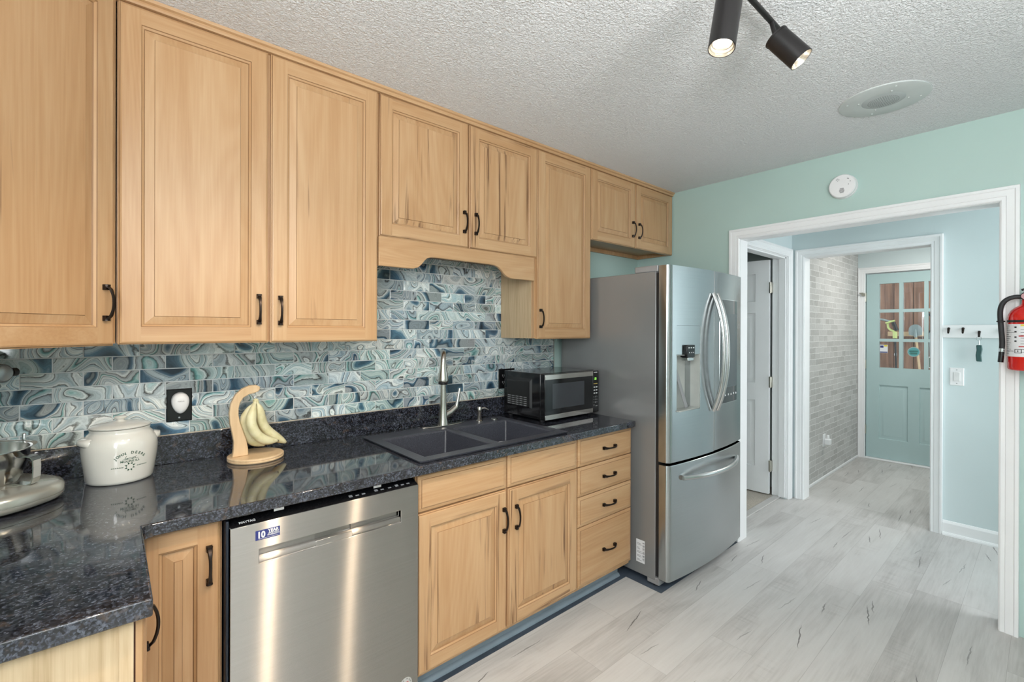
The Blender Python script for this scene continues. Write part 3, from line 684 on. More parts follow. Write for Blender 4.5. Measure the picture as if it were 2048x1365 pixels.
# arched valance between the two tall cabinets
def arch():
    pts = [(0.847, 1.816), (0.847, 1.690)]
    ctl = [(0.98, 1.690), (1.012, 1.691), (1.035, 1.698), (1.052, 1.712), (1.066, 1.730), (1.082, 1.744), (1.104, 1.751), (1.13, 1.752),
           (1.44, 1.752), (1.475, 1.750), (1.502, 1.742), (1.522, 1.728), (1.538, 1.712), (1.555, 1.699), (1.580, 1.691), (1.61, 1.690)]
    return pts+ctl+[(1.757, 1.690), (1.757, 1.816)]
pts = arch(); b = MB(); b.cr = 0.37
n_ = len(pts); top = 1.816
lower = pts[1:-1]
for p, q in zip(lower, lower[1:]):
    b.quad((p[0], YU+0.002, p[1]), (q[0], YU+0.002, q[1]), (q[0], YU+0.002, top), (p[0], YU+0.002, top), 1)
    b.quad((p[0], FU, p[1]), (p[0], FU, top), (q[0], FU, top), (q[0], FU, q[1]), 1)
    b.quad((p[0], YU+0.002, p[1]), (p[0], FU, p[1]), (q[0], FU, q[1]), (q[0], YU+0.002, q[1]), 1)
b.quad((0.847, YU+0.002, top), (1.757, YU+0.002, top), (1.757, FU, top), (0.847, FU, top), 1)
b.quad((0.847, YU+0.002, 1.69), (0.847, YU+0.002, top), (0.847, FU, top), (0.847, FU, 1.69), 1)
b.quad((1.757, YU+0.002, 1.69), (1.757, FU, 1.69), (1.757, FU, top), (1.757, YU+0.002, top), 1)
tag(b.build('valance_board', M['wood'], bevel=0.003), 'curved maple valance board spanning above the sink between tall cabinets', 'valance')
# single door
rt_ = thing('wall_cabinet', (2.0, -0.15, 1.372), 'tall single door maple wall cabinet above the microwave', 'cabinet', 'maple wall cabinets')
b = MB(); carcass(b, 1.767, 2.236, FU, -0.001, 1.372, 2.449); b.build('body', M['wood'], rt_)
front(rt_, 1.781, 2.234, ZB, ZT, YU, 'door', (1.799, 1.483))
b = MB().box(1.7645, 1.767, -0.272, -0.001, 1.372, 1.80); b.build('end_panel', M['oak'], rt_)['label'] = 'pale veneer end panel'
# over the fridge
rt_ = thing('wall_cabinet', (2.72, -0.15, 1.985), 'short two door maple cabinet high over the fridge', 'cabinet', 'maple wall cabinets')
b = MB(); carcass(b, 2.238, 3.183, FU, -0.001, 2.012, 2.449)
b.box(2.238, 3.183, FU, -0.27, 1.985, 2.012).box(2.238, 2.256, -0.27, -0.001, 1.985, 2.012).box(3.165, 3.183, -0.27, -0.001, 1.985, 2.012).box(2.256, 3.165, -0.02, -0.001, 1.985, 2.012)
b.build('body', M['wood'], rt_, merge=False)
front(rt_, 2.242, 2.703, 1.983, ZT, YU, 'door', (2.672, 2.105))
front(rt_, 2.713, 3.180, 1.983, ZT, YU, 'door', (2.745, 2.103))
# crown strip up to the ceiling
b = MB(); b.cr = 0.6
prf = [(FU, 2.4252), (-0.314, 2.4252), (-0.3155, 2.432), (-0.3155, 2.438), (-0.324, 2.441), (-0.326, 2.4505), (FU, 2.4505)]
def cpts(p):   # straight run then the diagonal
    d = -(p[0]-FU)      # stand-out
    return [(3.184, FU-d, p[1]), (0.0-d*0.414, FU-d, p[1]), (-0.316-d*0.6, -0.606-d*0.75, p[1])]
rows = [cpts(p) for p in prf]
for a, c in zip(rows, rows[1:]):
    for k in range(2): b.quad(a[k], a[k+1], c[k+1], c[k], 1)
b.F([b.V(r_[0]) for r_ in rows], 1)
tag(b.build('crown_molding', M['wood']), 'thin maple crown strip between the wall cabinets and the ceiling', 'molding')

# ---- base cabinets
YB, FB = -0.626, -0.606; OLDY = -0.80
def basebody(root, x0, x1):
    b = MB(); carcass(b, x0, x1, FB, -0.003, 0.10, 0.879); b.build('body', M['wood'], root)
    MB().box(x0, x1, -0.53, -0.515, 0.0, 0.10).build('toe_kick', M['toe'], root)['label'] = 'blue grey toe kick board'
rt_ = thing('base_cabinet', (0.14, -0.3, 0.0), 'maple base cabinet door in the counter corner left of the dishwasher', 'cabinet', 'base cabinets')
basebody(rt_, 0.049, 0.232)
front(rt_, 0.030, 0.226, 0.116, 0.874, YB, 'door', (0.198, 0.755))
rt_ = thing('base_cabinet', (1.31, -0.3, 0.0), 'maple sink base cabinet with two doors below two false fronts', 'cabinet', 'base cabinets')
b = MB(); bc = random.random()
b.box(0.856, 1.759, FB, FB+0.02, 0.10, 0.879, 0, bc).box(0.856, 0.872, FB+0.02, -0.003, 0.10, 0.879, 0, bc).box(1.743, 1.759, FB+0.02, -0.003, 0.10, 0.879, 0, bc).box(0.872, 1.743, FB+0.02, -0.003, 0.10, 0.116, 0, bc).box(0.872, 1.743, -0.02, -0.003, 0.116, 0.879, 0, bc)
b.build('body', M['wood'], rt_, merge=False)
MB().box(0.856, 1.759, -0.53, -0.515, 0, 0.10).build('toe_kick', M['toe'], rt_)['label'] = 'blue grey toe kick board'
front(rt_, 0.858, 1.294, 0.116, 0.722, YB, 'door', (1.275, 0.596), mat='woodfig'); front(rt_, 1.305, 1.755, 0.117, 0.722, YB, 'door', (1.346, 0.593), mat='woodfig')
front(rt_, 0.860, 1.294, 0.729, 0.866, YB, 'drawer', None, 'false_front'); front(rt_, 1.302, 1.755, 0.729, 0.872, YB, 'drawer', None, 'false_front')
rt_ = thing('base_cabinet', (1.99, -0.3, 0.0), 'maple base cabinet of four drawers between the sink doors and fridge', 'cabinet', 'base cabinets')
basebody(rt_, 1.760, 2.214)
for (z0, z1, hz) in ((0.728, 0.873, 0.796), (0.577, 0.723, 0.648), (0.423, 0.573, 0.497), (0.120, 0.419, 0.262)):
    front(rt_, 1.764, 2.214, z0, z1, YB, 'drawer', (2.006, hz), horiz=True)
# quarter round along the toe kick
b = MB(); q = [(-0.53, 0.0)]+[(-0.53-0.018*math.cos(a), 0.018*math.sin(a)) for a in [k*PI/2/6 for k in range(7)]]
b.prism(q, 'x', 0.857, 2.213); struct(b, 'trim_10', M['toe'], smooth=50)
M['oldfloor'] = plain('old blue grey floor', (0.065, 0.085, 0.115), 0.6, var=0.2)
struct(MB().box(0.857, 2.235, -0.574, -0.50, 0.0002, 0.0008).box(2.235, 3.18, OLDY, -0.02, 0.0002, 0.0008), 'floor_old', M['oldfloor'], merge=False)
# peninsula leg under the left counter
rt_ = thing('base_cabinet', (-0.3, -0.85, 0.0), 'base cabinet under the left counter leg with pale oak end panel', 'cabinet', 'base cabinets')
b = MB(); b.cr = 0.2; b.box(-0.605, 0.020, -1.046, -0.61, 0.10, 0.879); b.build('body', M['wood'], rt_)
b = MB(); b.cr = 0.55; b.box(-0.605, 0.001, -1.050, -1.046, 0.0, 0.879); b.build('end_panel', M['oak'], rt_)['label'] = 'unfinished pale oak end panel'
b = MB(); b.cr = 0.8; b.box(0.001, 0.0215, -1.053, -1.030, 0.10, 0.879); b.build('face_frame', M['oak'], rt_)
b = MB().box(0.0205, 0.0245, -1.046, -0.64, 0.112, 0.879); b.build('bumper_gap', M['gapshade'], rt_)
pT = leaf_T((0.0415, -1.048, 0.116), (0, 1, 0), (-1, 0, 0))
b = MB(pT); door_geo(b, 0.37, 0.758, 0.017); dr = b.build('door', M['wood'], rt_)
hb = MB(pT @ Matrix.Translation((0.188, 0, 0.641))); pull_geo(hb); hb.build('handle', M['bronze'], rt_, parent=dr, smooth=40)
MB().box(-0.60, -0.04, -1.03, -0.61, 0.0, 0.10).build('toe_kick', M['toe'], rt_)

# ---- countertop (L shaped, cut for the sink)
ZC = 0.914; ZC0 = 0.8795
rt_ = thing('countertop', (0.6, -0.4, ZC0), 'L shaped speckled dark granite countertop on the base cabinets', 'countertop')
xs = [-0.609, 0.049, 0.885, 1.660, 2.2055]; ys = [-1.077, -0.657, -0.615, -0.125, -0.001]
def solid(i, j): return (0 <= i < 4 and 0 <= j < 4) and not (j == 0 and i > 0) and not (i == 2 and j == 2)
b = MB()
for i in range(4):
    for j in range(4):
        if not solid(i, j): continue
        x0, x1, y0, y1 = xs[i], xs[i+1], ys[j], ys[j+1]
        b.quad((x0, y0, ZC), (x1, y0, ZC), (x1, y1, ZC), (x0, y1, ZC)); b.quad((x0, y0, ZC0), (x0, y1, ZC0), (x1, y1, ZC0), (x1, y0, ZC0))
        for (ni, nj, a, c) in ((i-1, j, (x0, y1), (x0, y0)), (i+1, j, (x1, y0), (x1, y1)), (i, j-1, (x0, y0), (x1, y0)), (i, j+1, (x1, y1), (x0, y1))):
            if not solid(ni, nj): b.quad((a[0], a[1], ZC0), (c[0], c[1], ZC0), (c[0], c[1], ZC), (a[0], a[1], ZC))
b.build('slab', M['granite'], rt_, bevel=0.004, seg=3)
fil = [(0.0485, -0.6565)]+[(0.049+0.022-0.022*math.cos(a), -0.657-0.022+0.022*math.sin(a)) for a in [k*PI/2/8 for k in range(9)]]
MB().prism(fil, 'z', ZC0+0.0005, ZC-0.0003).build('corner_fillet', M['granite'], rt_)
b = MB().box(-0.609, 2.2055, -0.021, -0.001, ZC+0.0003, 1.0195)
tag(b.build('backsplash_ledge', M['granite'], bevel=0.002), 'dark granite upstand along the wall behind the counter', 'upstand')

# ---- glass tile backsplash
b = MB(); rng = random.Random(11)
def tile(x0, x1, z0, z1, rv):
    g = 0.0019; x0 += g; x1 -= g; z0 += g; z1 -= g
    if x1-x0 < 0.004 or z1-z0 < 0.004: return
    e = 0.0014; o = [(x0, -0.0065, z0), (x1, -0.0065, z0), (x1, -0.0065, z1), (x0, -0.0065, z1)]
    k_ = [(x0, -0.0112, z0), (x1, -0.0112, z0), (x1, -0.0112, z1), (x0, -0.0112, z1)]
    f_ = [(x0+e, -0.012, z0+e), (x1-e, -0.012, z0+e), (x1-e, -0.012, z1-e), (x0+e, -0.012, z1-e)]
    for a, c in ((o, k_), (k_, f_)):
        for k in range(4): b.quad(a[k], a[(k+1) % 4], c[(k+1) % 4], c[k]); b.t.append(rv)
    b.quad(*f_); b.t.append(rv)
P = 0.1502; RH = 0.0498
for row in range(16):
    z0 = 1.0205+RH*row; z1 = z0+RH
    lo, hi = (-0.608, 2.2155) if z1 < 1.40 else (0.846, 1.7635)
    if z0 > 1.795: break
    ph = 0.067 if row % 2 == 0 else -0.008
    k0 = math.floor((lo-ph)/P)
    for k in range(k0, k0+25):
        x0, x1 = max(lo, ph+k*P), min(hi, ph+(k+1)*P)
        rv = (rng.random(), rng.random(), rng.random())
        if x1 > x0: tile(x0, x1, z0, min(z1, 1.80 if z1 > 1.40 else 9), rv)
rt_ = thing('tile_backsplash', (0.8, 0.0, 1.02), 'backsplash of blue grey and teal agate patterned glass brick tiles', 'backsplash')
b.build('glass_tiles', M['agate'], rt_)
MB().box(-0.609, 2.2165, -0.0085, -0.0005, 1.0195, 1.371).box(0.846, 1.7640, -0.0085, -0.0005, 1.371, 1.799).build('grout', M['grout'], rt_, merge=False)
MB().box(2.2165, 2.2195, -0.0125, -0.0005, 1.0195, 1.371).build('edge_strip', M['hinge'], rt_)
MB().tube([(-0.609, -0.016, 1.0205), (2.216, -0.016, 1.0205)], 0.0022, n=8).build('caulk_line', plain('tan caulk', (0.55, 0.47, 0.38), 0.5), rt_)

# ================================================================= SINK
rt_ = thing('kitchen_sink', (1.27, -0.37, 0.70), 'black composite double bowl sink set into the granite counter', 'sink')
b = MB(); ZR = 0.9235
SX = [0.864, 0.918, 1.252, 1.292, 1.640, 1.681]; SY = [-0.630, -0.572, -0.205, -0.100]
hole = lambda i, j: j == 1 and i in (1, 3)
for i in range(5):
    for j in range(3):
        if hole(i, j): continue
        b.quad((SX[i], SY[j], ZR), (SX[i+1], SY[j], ZR), (SX[i+1], SY[j+1], ZR), (SX[i], SY[j+1], ZR))
O = [(SX[0], SY[0]), (SX[5], SY[0]), (SX[5], SY[3]), (SX[0], SY[3])]
for k in range(4):
    p, q = O[k], O[(k+1) % 4]; b.quad((*p, ZR), (*q, ZR), (*q, ZC+0.0004), (*p, ZC+0.0004))
    cx, cy = 1.27, -0.37; ins = lambda c: (c[0]+(0.022 if c[0] < cx else -0.022), c[1]+(0.016 if c[1] < cy else -0.026))
    b.quad((*p, ZC+0.0004), (*q, ZC+0.0004), (*ins(q), ZC+0.0004), (*ins(p), ZC+0.0004))
for i, zb in ((1, 0.715), (3, 0.735)):
    x0, x1, y0, y1 = SX[i], SX[i+1], SY[1], SY[2]; tp = 0.014
    T_ = [(x0, y0), (x1, y0), (x1, y1), (x0, y1)]; Bt = [(x0+tp, y0+tp), (x1-tp, y0+tp), (x1-tp, y1-tp), (x0+tp, y1-tp)]
    for k in range(4): b.quad((*T_[k], ZR), (*T_[(k+1) % 4], ZR), (*Bt[(k+1) % 4], zb), (*Bt[k], zb))
    b.quad(*[(*p, zb) for p in Bt])
b.build('basin', M['sink'], rt_, bevel=0.009, seg=3)
for (x, zb) in ((1.085, 0.7155), (1.466, 0.7355)):
    MB().lathe([(0.0, 0.003), (0.03, 0.003), (0.042, 0.005), (0.045, 0.0)], (x, -0.39, zb), n=28, cap=False).build('drain', M['chrome'], rt_, smooth=40)
# rack lying in the right bowl
rt_ = thing('sink_rack', (1.46, -0.40, 0.7365), 'white coated wire rack lying in the right sink bowl', 'rack')
b = MB(); rx0, rx1, ry0, ry1, rz = 1.335, 1.60, -0.515, -0.250, 0.775
def rrect(x0, x1, y0, y1, z, r=0.04, n=6):
    out = []
    for (cx, cy, a0) in ((x1-r, y1-r, 0), (x0+r, y1-r, PI/2), (x0+r, y0+r, PI), (x1-r, y0+r, 3*PI/2)):
        for k in range(n+1): a = a0+k*PI/2/n; out.append((cx+r*math.cos(a), cy+r*math.sin(a), z))
    return out+[out[0]]
b.tube(rrect(rx0, rx1, ry0, ry1, rz), 0.003, n=8); b.tube(rrect(rx0, rx1, ry0, ry1, rz+0.045), 0.003, n=8)
for k in range(9): x = rx0+0.02+k*(rx1-rx0-0.04)/8; b.tube([(x, ry0, rz+0.045), (x, ry0, rz), (x, ry1, rz), (x, ry1, rz+0.045)], 0.0018, n=6)
for k in range(6): y = ry0+0.03+k*(ry1-ry0-0.06)/5; b.tube([(rx0, y, rz+0.045), (rx0, y, rz), (rx1, y, rz), (rx1, y, rz+0.045)], 0.0018, n=6)
for x in (rx0+0.04, rx1-0.04):
    for y in (ry0+0.04, ry1-0.04): b.tube([(x, y, rz), (x, y, 0.7352)], 0.0045, n=8)
b.build('wire_frame', M['white'], rt_, smooth=60)
MB().box(1.40, 1.49, -0.50, -0.36, rz+0.0035, rz+0.013).build('mat', M['whiteplastic'], rt_, bevel=0.003)

# faucet: pull-down, tall tapered spout leaning over the bowls
FX, FY = 1.286, -0.122
rt_ = thing('faucet', (FX, FY, ZR), 'tall brushed nickel pull down faucet behind the sink', 'faucet')
MB().prism([(FX+0.125*math.cos(a)*(1 if abs(math.cos(a)) > 0 else 1), FY+0.024*math.sin(a)) for a in [2*PI*k/40 for k in range(40)]], 'z', ZR, ZR+0.006).build('deck_plate', M['nickel'], rt_, bevel=0.002)
MB().lathe([(0.029, 0), (0.0275, 0.012), (0.0225, 0.04), (0.0185, 0.10), (0.0150, 0.18), (0.0135, 0.32)], (FX, FY, ZR+0.005)).build('body', M['nickel'], rt_, smooth=40)
# gooseneck towards the viewer: up, over and down into the spray head (seen nearly end-on)
dirx, diry = -0.54, -0.842
pth = [(FX, FY, ZR+0.32)]
Rg = 0.058
for k in range(13):
    a = PI-k*PI/12; pth.append((FX+dirx*(Rg+Rg*math.cos(a)), FY+diry*(Rg+Rg*math.cos(a)), ZR+0.325+Rg*math.sin(a)))
MB().tube(pth, [0.0135]*14, n=20).build('spout', M['nickel'], rt_, smooth=60)
hx, hy = FX+dirx*2*Rg, FY+diry*2*Rg
MB().lathe([(0.0255, 0.0), (0.0275, 0.003), (0.0275, 0.012), (0.026, 0.018), (0.0185, 0.065), (0.0142, 0.098)], (hx, hy, ZR+0.238-0.0)).build('spray_head', M['nickel'], rt_, smooth=40)
MB().lathe([(0.0215, 0), (0.0235, 0.005), (0.024, 0.012)], (hx, hy, ZR+0.2265)).build('spray_face', M['blackmatte'], rt_, smooth=40)
MB().tube([(FX+0.008, FY, ZR+0.050), (FX+0.045, FY-0.002, ZR+0.066), (FX+0.078, FY-0.004, ZR+0.090)], [0.020, 0.0165, 0.0145], n=18).build('valve_arm', M['nickel'], rt_, smooth=60)
MB().tube([(FX+0.076, FY-0.004, ZR+0.080), (FX+0.086, FY-0.004, ZR+0.118), (FX+0.100, FY-0.004, ZR+0.185)], [0.0125, 0.0085, 0.0072], n=14).build('lever', M['nickel'], rt_, smooth=60)
rt_ = thing('soap_dispenser', (1.502, -0.145, ZR), 'short brushed nickel soap pump to the right of the tall faucet', 'soap pump')
MB().lathe([(0.020, 0), (0.020, 0.004), (0.0125, 0.010), (0.0118, 0.045), (0.0135, 0.048), (0.0135, 0.072), (0.011, 0.077)], (1.502, -0.145, ZR), n=24).build('pump_body', M['nickel'], rt_, smooth=40)
MB().tube([(1.505, -0.146, ZR+0.066), (1.530, -0.153, ZR+0.069), (1.553, -0.159, ZR+0.058)], [0.007, 0.0055, 0.004], n=12).build('nozzle', M['nickel'], rt_, smooth=60)
tag(MB().lathe([(0.020, 0), (0.020, 0.003), (0.016, 0.005), (0, 0.0055)], (1.60, -0.152, ZR), n=24, cap=False).build('hole_cover', M['nickel'], smooth=40), 'flat round nickel cap on the sink deck near the microwave', 'cap')

# ================================================================= MICROWAVE
mx0, mx1, my0, my1, mz0, mz1 = 1.757, 2.215, -0.390, -0.045, 0.928, 1.179
rt_ = thing('microwave', ((mx0+mx1)/2, -0.2, ZC), 'black and silver countertop microwave in the corner beside the fridge', 'microwave')
MB().box(mx0, mx1, my0+0.035, my1, mz0, mz1).build('case', M['blackgloss'], rt_, bevel=0.005)
# embossed side panel with louvres (face towards -x)
sT = leaf_T((mx0-0.0022, my1-0.03, mz0+0.055), (0, -1, 0), (1, 0, 0))
b = MB(sT); w_, h_ = 0.215, 0.165
pr_ = [(0, 0.002), (0.010, -0.008), (0.016, -0.009)]
prev = None
for (i, d) in pr_:
    cur = [(i, d, i*0.5), (w_-i, d, i*0.5), (w_-i, d, h_-i*1.6), (i, d, h_-i*1.6)]
    if prev:
        for k in range(4): b.quad(prev[k], prev[(k+1) % 4], cur[(k+1) % 4], cur[k])
    prev = cur
b.quad(*prev); b.build('side_panel', M['blackmatte'], rt_)
b = MB(sT)
for r_ in range(5):
    for c_ in range(5): b.box(0.022+c_*0.034, 0.022+c_*0.034+0.024, -0.0104, -0.0085, 0.010+r_*0.0115, 0.010+r_*0.0115+0.0042)
b.build('vent_slots', plain('grey louvre', (0.28, 0.29, 0.30), 0.3), rt_)
MB().box(mx0, mx0+0.402, my0, my0+0.034, mz0+0.001, mz1-0.002).build('door', M['blackgloss'], rt_, bevel=0.003)
steelband = M['steel']
for (z0, z1) in ((mz1-0.031, mz1-0.004), (mz0+0.002, mz0+0.028)):
    MB().box(mx0+0.0015, mx0+0.4005, my0-0.0025, my0+0.001, z0, z1).build('silver_band', M['nickel'], rt_, bevel=0.001)
MB().box(mx0+0.058, mx0+0.322, my0-0.0012, my0+0.001, mz0+0.058, mz0+0.196).build('window', M['mwglass'], rt_)
MB().box(mx0+0.404, mx1, my0+0.002, my0+0.034, mz0+0.001, mz1-0.002).build('control_panel', M['blackgloss'], rt_, bevel=0.003)
pT_ = lambda ox, oz, y=my0+0.0014: (lambda u, v: (ox+u, y, oz+v))
b = MB(); add_text(b, ':22', 0.017, pT_(mx0+0.426, mz0+0.196), 0.0003); b.build('clock', M['led'], rt_)
key = lambda b: b.build('key_print', M['white_ink'], rt_)
key(MB().box(mx0+0.412, mx0+0.443, my0+0.0010, my0+0.0018, mz0+0.2375, mz0+0.2405))
for z in (0.148, 0.130, 0.112):
    for x in (0.411, 0.431): key(MB().box(mx0+x, mx0+x+0.013, my0+0.0010, my0+0.0018, mz0+z, mz0+z+0.006))
for r_, row_ in enumerate(('123', '456', '789', '0')):
    for c_, ch in enumerate(row_): b = MB(); add_text(b, ch, 0.011, pT_(mx0+0.414+c_*0.0135, mz0+0.090-r_*0.0165)); key(b)
b = MB(); add_text(b, 'START', 0.007, pT_(mx0+0.439, mz0+0.036)); key(b)
b = MB(); b.box(mx0+0.411, mx0+0.444, my0+0.0010, my0+0.0018, mz0+0.170, mz0+0.1735); b.build('amber_print', plain('amber print', (0.6, 0.42, 0.10), 0.5), rt_)
for x in (mx0+0.03, mx1-0.03):
    for y in (my0+0.05, my1-0.03): MB().lathe([(0.012, 0), (0.014, 0.0145)], (x, y, ZC), n=14).build('foot', M['rubber'], rt_)

# ================================================================= OUTLETS ON THE TILE
def plate(b, x0, x1, z0, z1, y0, d=0.006):
    prev = None
    for (i, dd) in ((0, 0), (0, d-0.002), (0.003, d)):
        cur = [(x0+i, y0-dd, z0+i), (x1-i, y0-dd, z0+i), (x1-i, y0-dd, z1-i), (x0+i, y0-dd, z1-i)]
        if prev:
            for k in range(4): b.quad(prev[k], prev[(k+1) % 4], cur[(k+1) % 4], cur[k])
        prev = cur
    b.quad(*prev)
YT = -0.012
rt_ = thing('outlet', (0.184, YT, 1.131), 'glossy black outlet plate behind the egg shaped white plug in', 'outlet', 'black outlets on the tile')
b = MB(); plate(b, 0.145, 0.224, 1.069, 1.191, YT); b.build('plate', M['blackgloss'], rt_)
MB().lathe([(0.003, 0), (0.003, 0.001)], (0.184, YT-0.006, 1.083), (0, -1, 0), n=12).build('screw', M['chrome'], rt_)
rt_ = thing('plug_in_repeller', (0.186, YT-0.006, 1.136), 'white egg shaped plug in device on the black outlet plate', 'plug-in')
b = MB(); rings = []; NS = 36
def egg(s_, a):
    r_ = 0.0275*s_; z = math.sin(a); x = math.cos(a)*(1+0.17*math.sin(a)) if True else 0
    return (0.186+x*r_*0.98, 1.1355+z*r_*1.42+0.004*s_)
for (s_, d) in ((1.0, 0.0), (1.0, 0.020), (0.97, 0.027), (0.86, 0.032), (0.6, 0.036), (0.3, 0.0375), (0.02, 0.038)):
    rings.append([b.V((egg(s_, 2*PI*k/NS)[0], YT-0.006-d, egg(s_, 2*PI*k/NS)[1])) for k in range(NS)])
for a, c in zip(rings, rings[1:]):
    for k in range(NS): b.F((a[k], a[(k+1) % NS], c[(k+1) % NS], c[k]))
b.F(rings[-1]); b.F(rings[0][::-1]); b.build('shell', M['whiteplastic'], rt_, smooth=50)
b = MB(); add_text(b, 'FeelLoft', 0.0062, lambda u, v: (0.186+u, YT-0.006-0.0384+abs(u)*0.05, 1.146+v), 0.0001); b.build('lettering', M['grey_ink'], rt_)
rt_ = thing('outlet', (1.805, YT, 1.126), 'black double outlet plate partly hidden behind the microwave', 'outlet', 'black outlets on the tile')
b = MB(); plate(b, 1.742, 1.866, 1.067, 1.185, YT); b.build('plate', M['blackgloss'], rt_)
for x in (1.775, 1.832):
    for z in (1.145, 1.105):
        MB().box(x-0.008, x-0.005, YT-0.0068, YT-0.0058, z-0.005, z+0.006).box(x+0.005, x+0.008, YT-0.0068, YT-0.0058, z-0.005, z+0.006).box(x-0.002, x+0.002, YT-0.0068, YT-0.0058, z-0.012, z-0.008).build('socket', M['grey_ink'], rt_)

# ================================================================= DISHWASHER
rt_ = thing('dishwasher', (0.545, -0.3, 0.0), 'stainless dishwasher with pocket handle under the counter', 'dishwasher')
DX0, DX1, DYF = 0.2455, 0.8455, -0.650
MB().box(0.240, 0.852, -0.585, -0.02, 0.02, 0.868).build('tub', M['dwplastic'], rt_, bevel=0.003)
b = MB(Matrix.Translation((DX0, DYF, 0.12)))
W_, H_ = DX1-DX0, 0.7275
hx0, hx1 = 0.0735, 0.530; z0, z1 = 0.607, 0.650
b.cells([0, hx0, hx0+0.163, hx0+0.280, hx1, W_], [0, z0, z0+0.018, z1, H_], {(1, 2): 0.018, (2, 2): 0.024, (3, 2): 0.018, (1, 1): 0.005, (2, 1): 0.002, (3, 1): 0.005}, 0.05)
b.build('door_panel', M['steel'], rt_, bevel=0.003)
b = MB(); pb = []
for k in range(9): a = -PI/2+k*PI/8; pb.append((DYF+0.010-0.0085*math.cos(a), 0.7365+0.0105*math.sin(a)))
for (xa, xb) in ((DX0+hx0+0.0008, DX0+hx0+0.163), (DX0+hx0+0.280, DX0+hx1-0.0008)):
    MB().prism(pb+[(DYF+0.016, 0.746), (DYF+0.016, 0.727)], 'x', xa, xb).build('pocket_handle', M['steel'], rt_, smooth=40)
# black control strip on the sloping top edge
b = MB(); b.prism([(DYF+0.002, 0.8478), (DYF+0.004, 0.8490), (DYF+0.050, 0.867), (DYF+0.062, 0.867), (DYF+0.062, 0.8478)], 'x', DX0+0.001, DX1-0.001); b.build('control_strip', M['blackgloss'], rt_)
sl = lambda ox, yy=0.012: (lambda u, v: (ox+u, DYF+yy+v*0.93, 0.849+(yy-0.004+v*0.93)*0.3913+0.0006))
b = MB(); add_text(b, 'MAYTAG', 0.0125, sl(0.291), 0.0004, sx=0.85); b.build('brand_lettering', M['white_ink'], rt_)
for k, x in enumerate((0.600, 0.622, 0.644, 0.690, 0.712, 0.740, 0.768, 0.790, 0.812)):
    f_ = sl(x, 0.014); b = MB(); b.quad(f_(-0.006, 0), f_(0.006, 0), f_(0.006, 0.006 if k % 3 else 0.011), f_(-0.006, 0.006 if k % 3 else 0.011))
    b.build('button_print', M['grey_ink'], rt_)
MB().box(0.236, DX0-0.0008, DYF+0.010, -0.585, 0.12, 0.868).build('door_gasket', M['dwplastic'], rt_, bevel=0.003)
MB().box(0.240, 0.852, -0.600, -0.585, 0.868, 0.8785).build('top_gap_strip', M['dwplastic'], rt_)
for x in (0.375, 0.690):
    MB().box(x-0.014, x+0.014, -0.640, -0.590, 0.8685, 0.8710).box(x-0.014, x+0.014, -0.642, -0.640, 0.868, 0.8785).build('mounting_bracket', M['chrome'], rt_)
MB().box(0.245, 0.846, -0.60, -0.585, 0.0, 0.118).build('toe_panel', M['blackmatte'], rt_)
# stickers on the door
yS = DYF-0.0004
b = MB().box(0.3095, 0.3755, yS, DYF, 0.7965, 0.8245); b.build('warranty_sticker', M['blue_ink'], rt_)
pS = lambda ox, oz: (lambda u, v: (ox+u, yS-0.0003, oz+v))
b = MB(); add_text(b, '10', 0.0255, pS(0.3245, 0.8025), 0.0011, sx=0.86)
add_text(b, 'YEAR', 0.0125, pS(0.3575, 0.8135), 0.0006, sx=0.95); add_text(b, 'LIMITED PARTS', 0.0050, pS(0.3575, 0.8088), 0.0002, sx=0.86); add_text(b, 'WARRANTY', 0.0060, pS(0.3575, 0.8035), 0.0002, sx=1.0)
b.box(0.318, 0.372, yS-0.0005, yS, 0.7992, 0.7999); b.build('warranty_lettering', M['white_ink'], rt_)
cx, cz = 0.797, 0.136
MB().lathe([(0.024, 0), (0.024, 0.0004)], (cx, DYF, cz), (0, -1, 0), n=40).build('round_sticker', plain('silver sticker', (0.50, 0.50, 0.48), 0.35), rt_)
b = MB()
for k in range(11):
    a = PI*0.08+k*(PI*0.84)/10; ch = 'MADE IN USA'[10-k]
    if ch != ' ':
        r_ = 0.0175; an = a-PI/2
        add_text(b, ch, 0.0065, (lambda ca, sa, an_: (lambda u, v: (cx+ca*0.0165+u*math.cos(an_)-v*math.sin(an_), yS-0.0004, cz+sa*0.0165+u*math.sin(an_)+v*math.cos(an_))))(math.cos(a), math.sin(a), an), 0.0002)
b.build('sticker_lettering', M['ink'], rt_)
b = MB()
for k in range(4): b.box(cx-0.004+0.0, cx+0.013-abs(k-1.5)*0.002, yS-0.0005, yS-0.0001, cz-0.010+k*0.005, cz-0.0075+k*0.005)
b.build('red_stripes', M['red_ink'], rt_)
MB().box(cx-0.013, cx-0.0045, yS-0.0005, yS-0.0001, cz-0.002, cz+0.0075).build('blue_canton', M['blue_ink'], rt_)

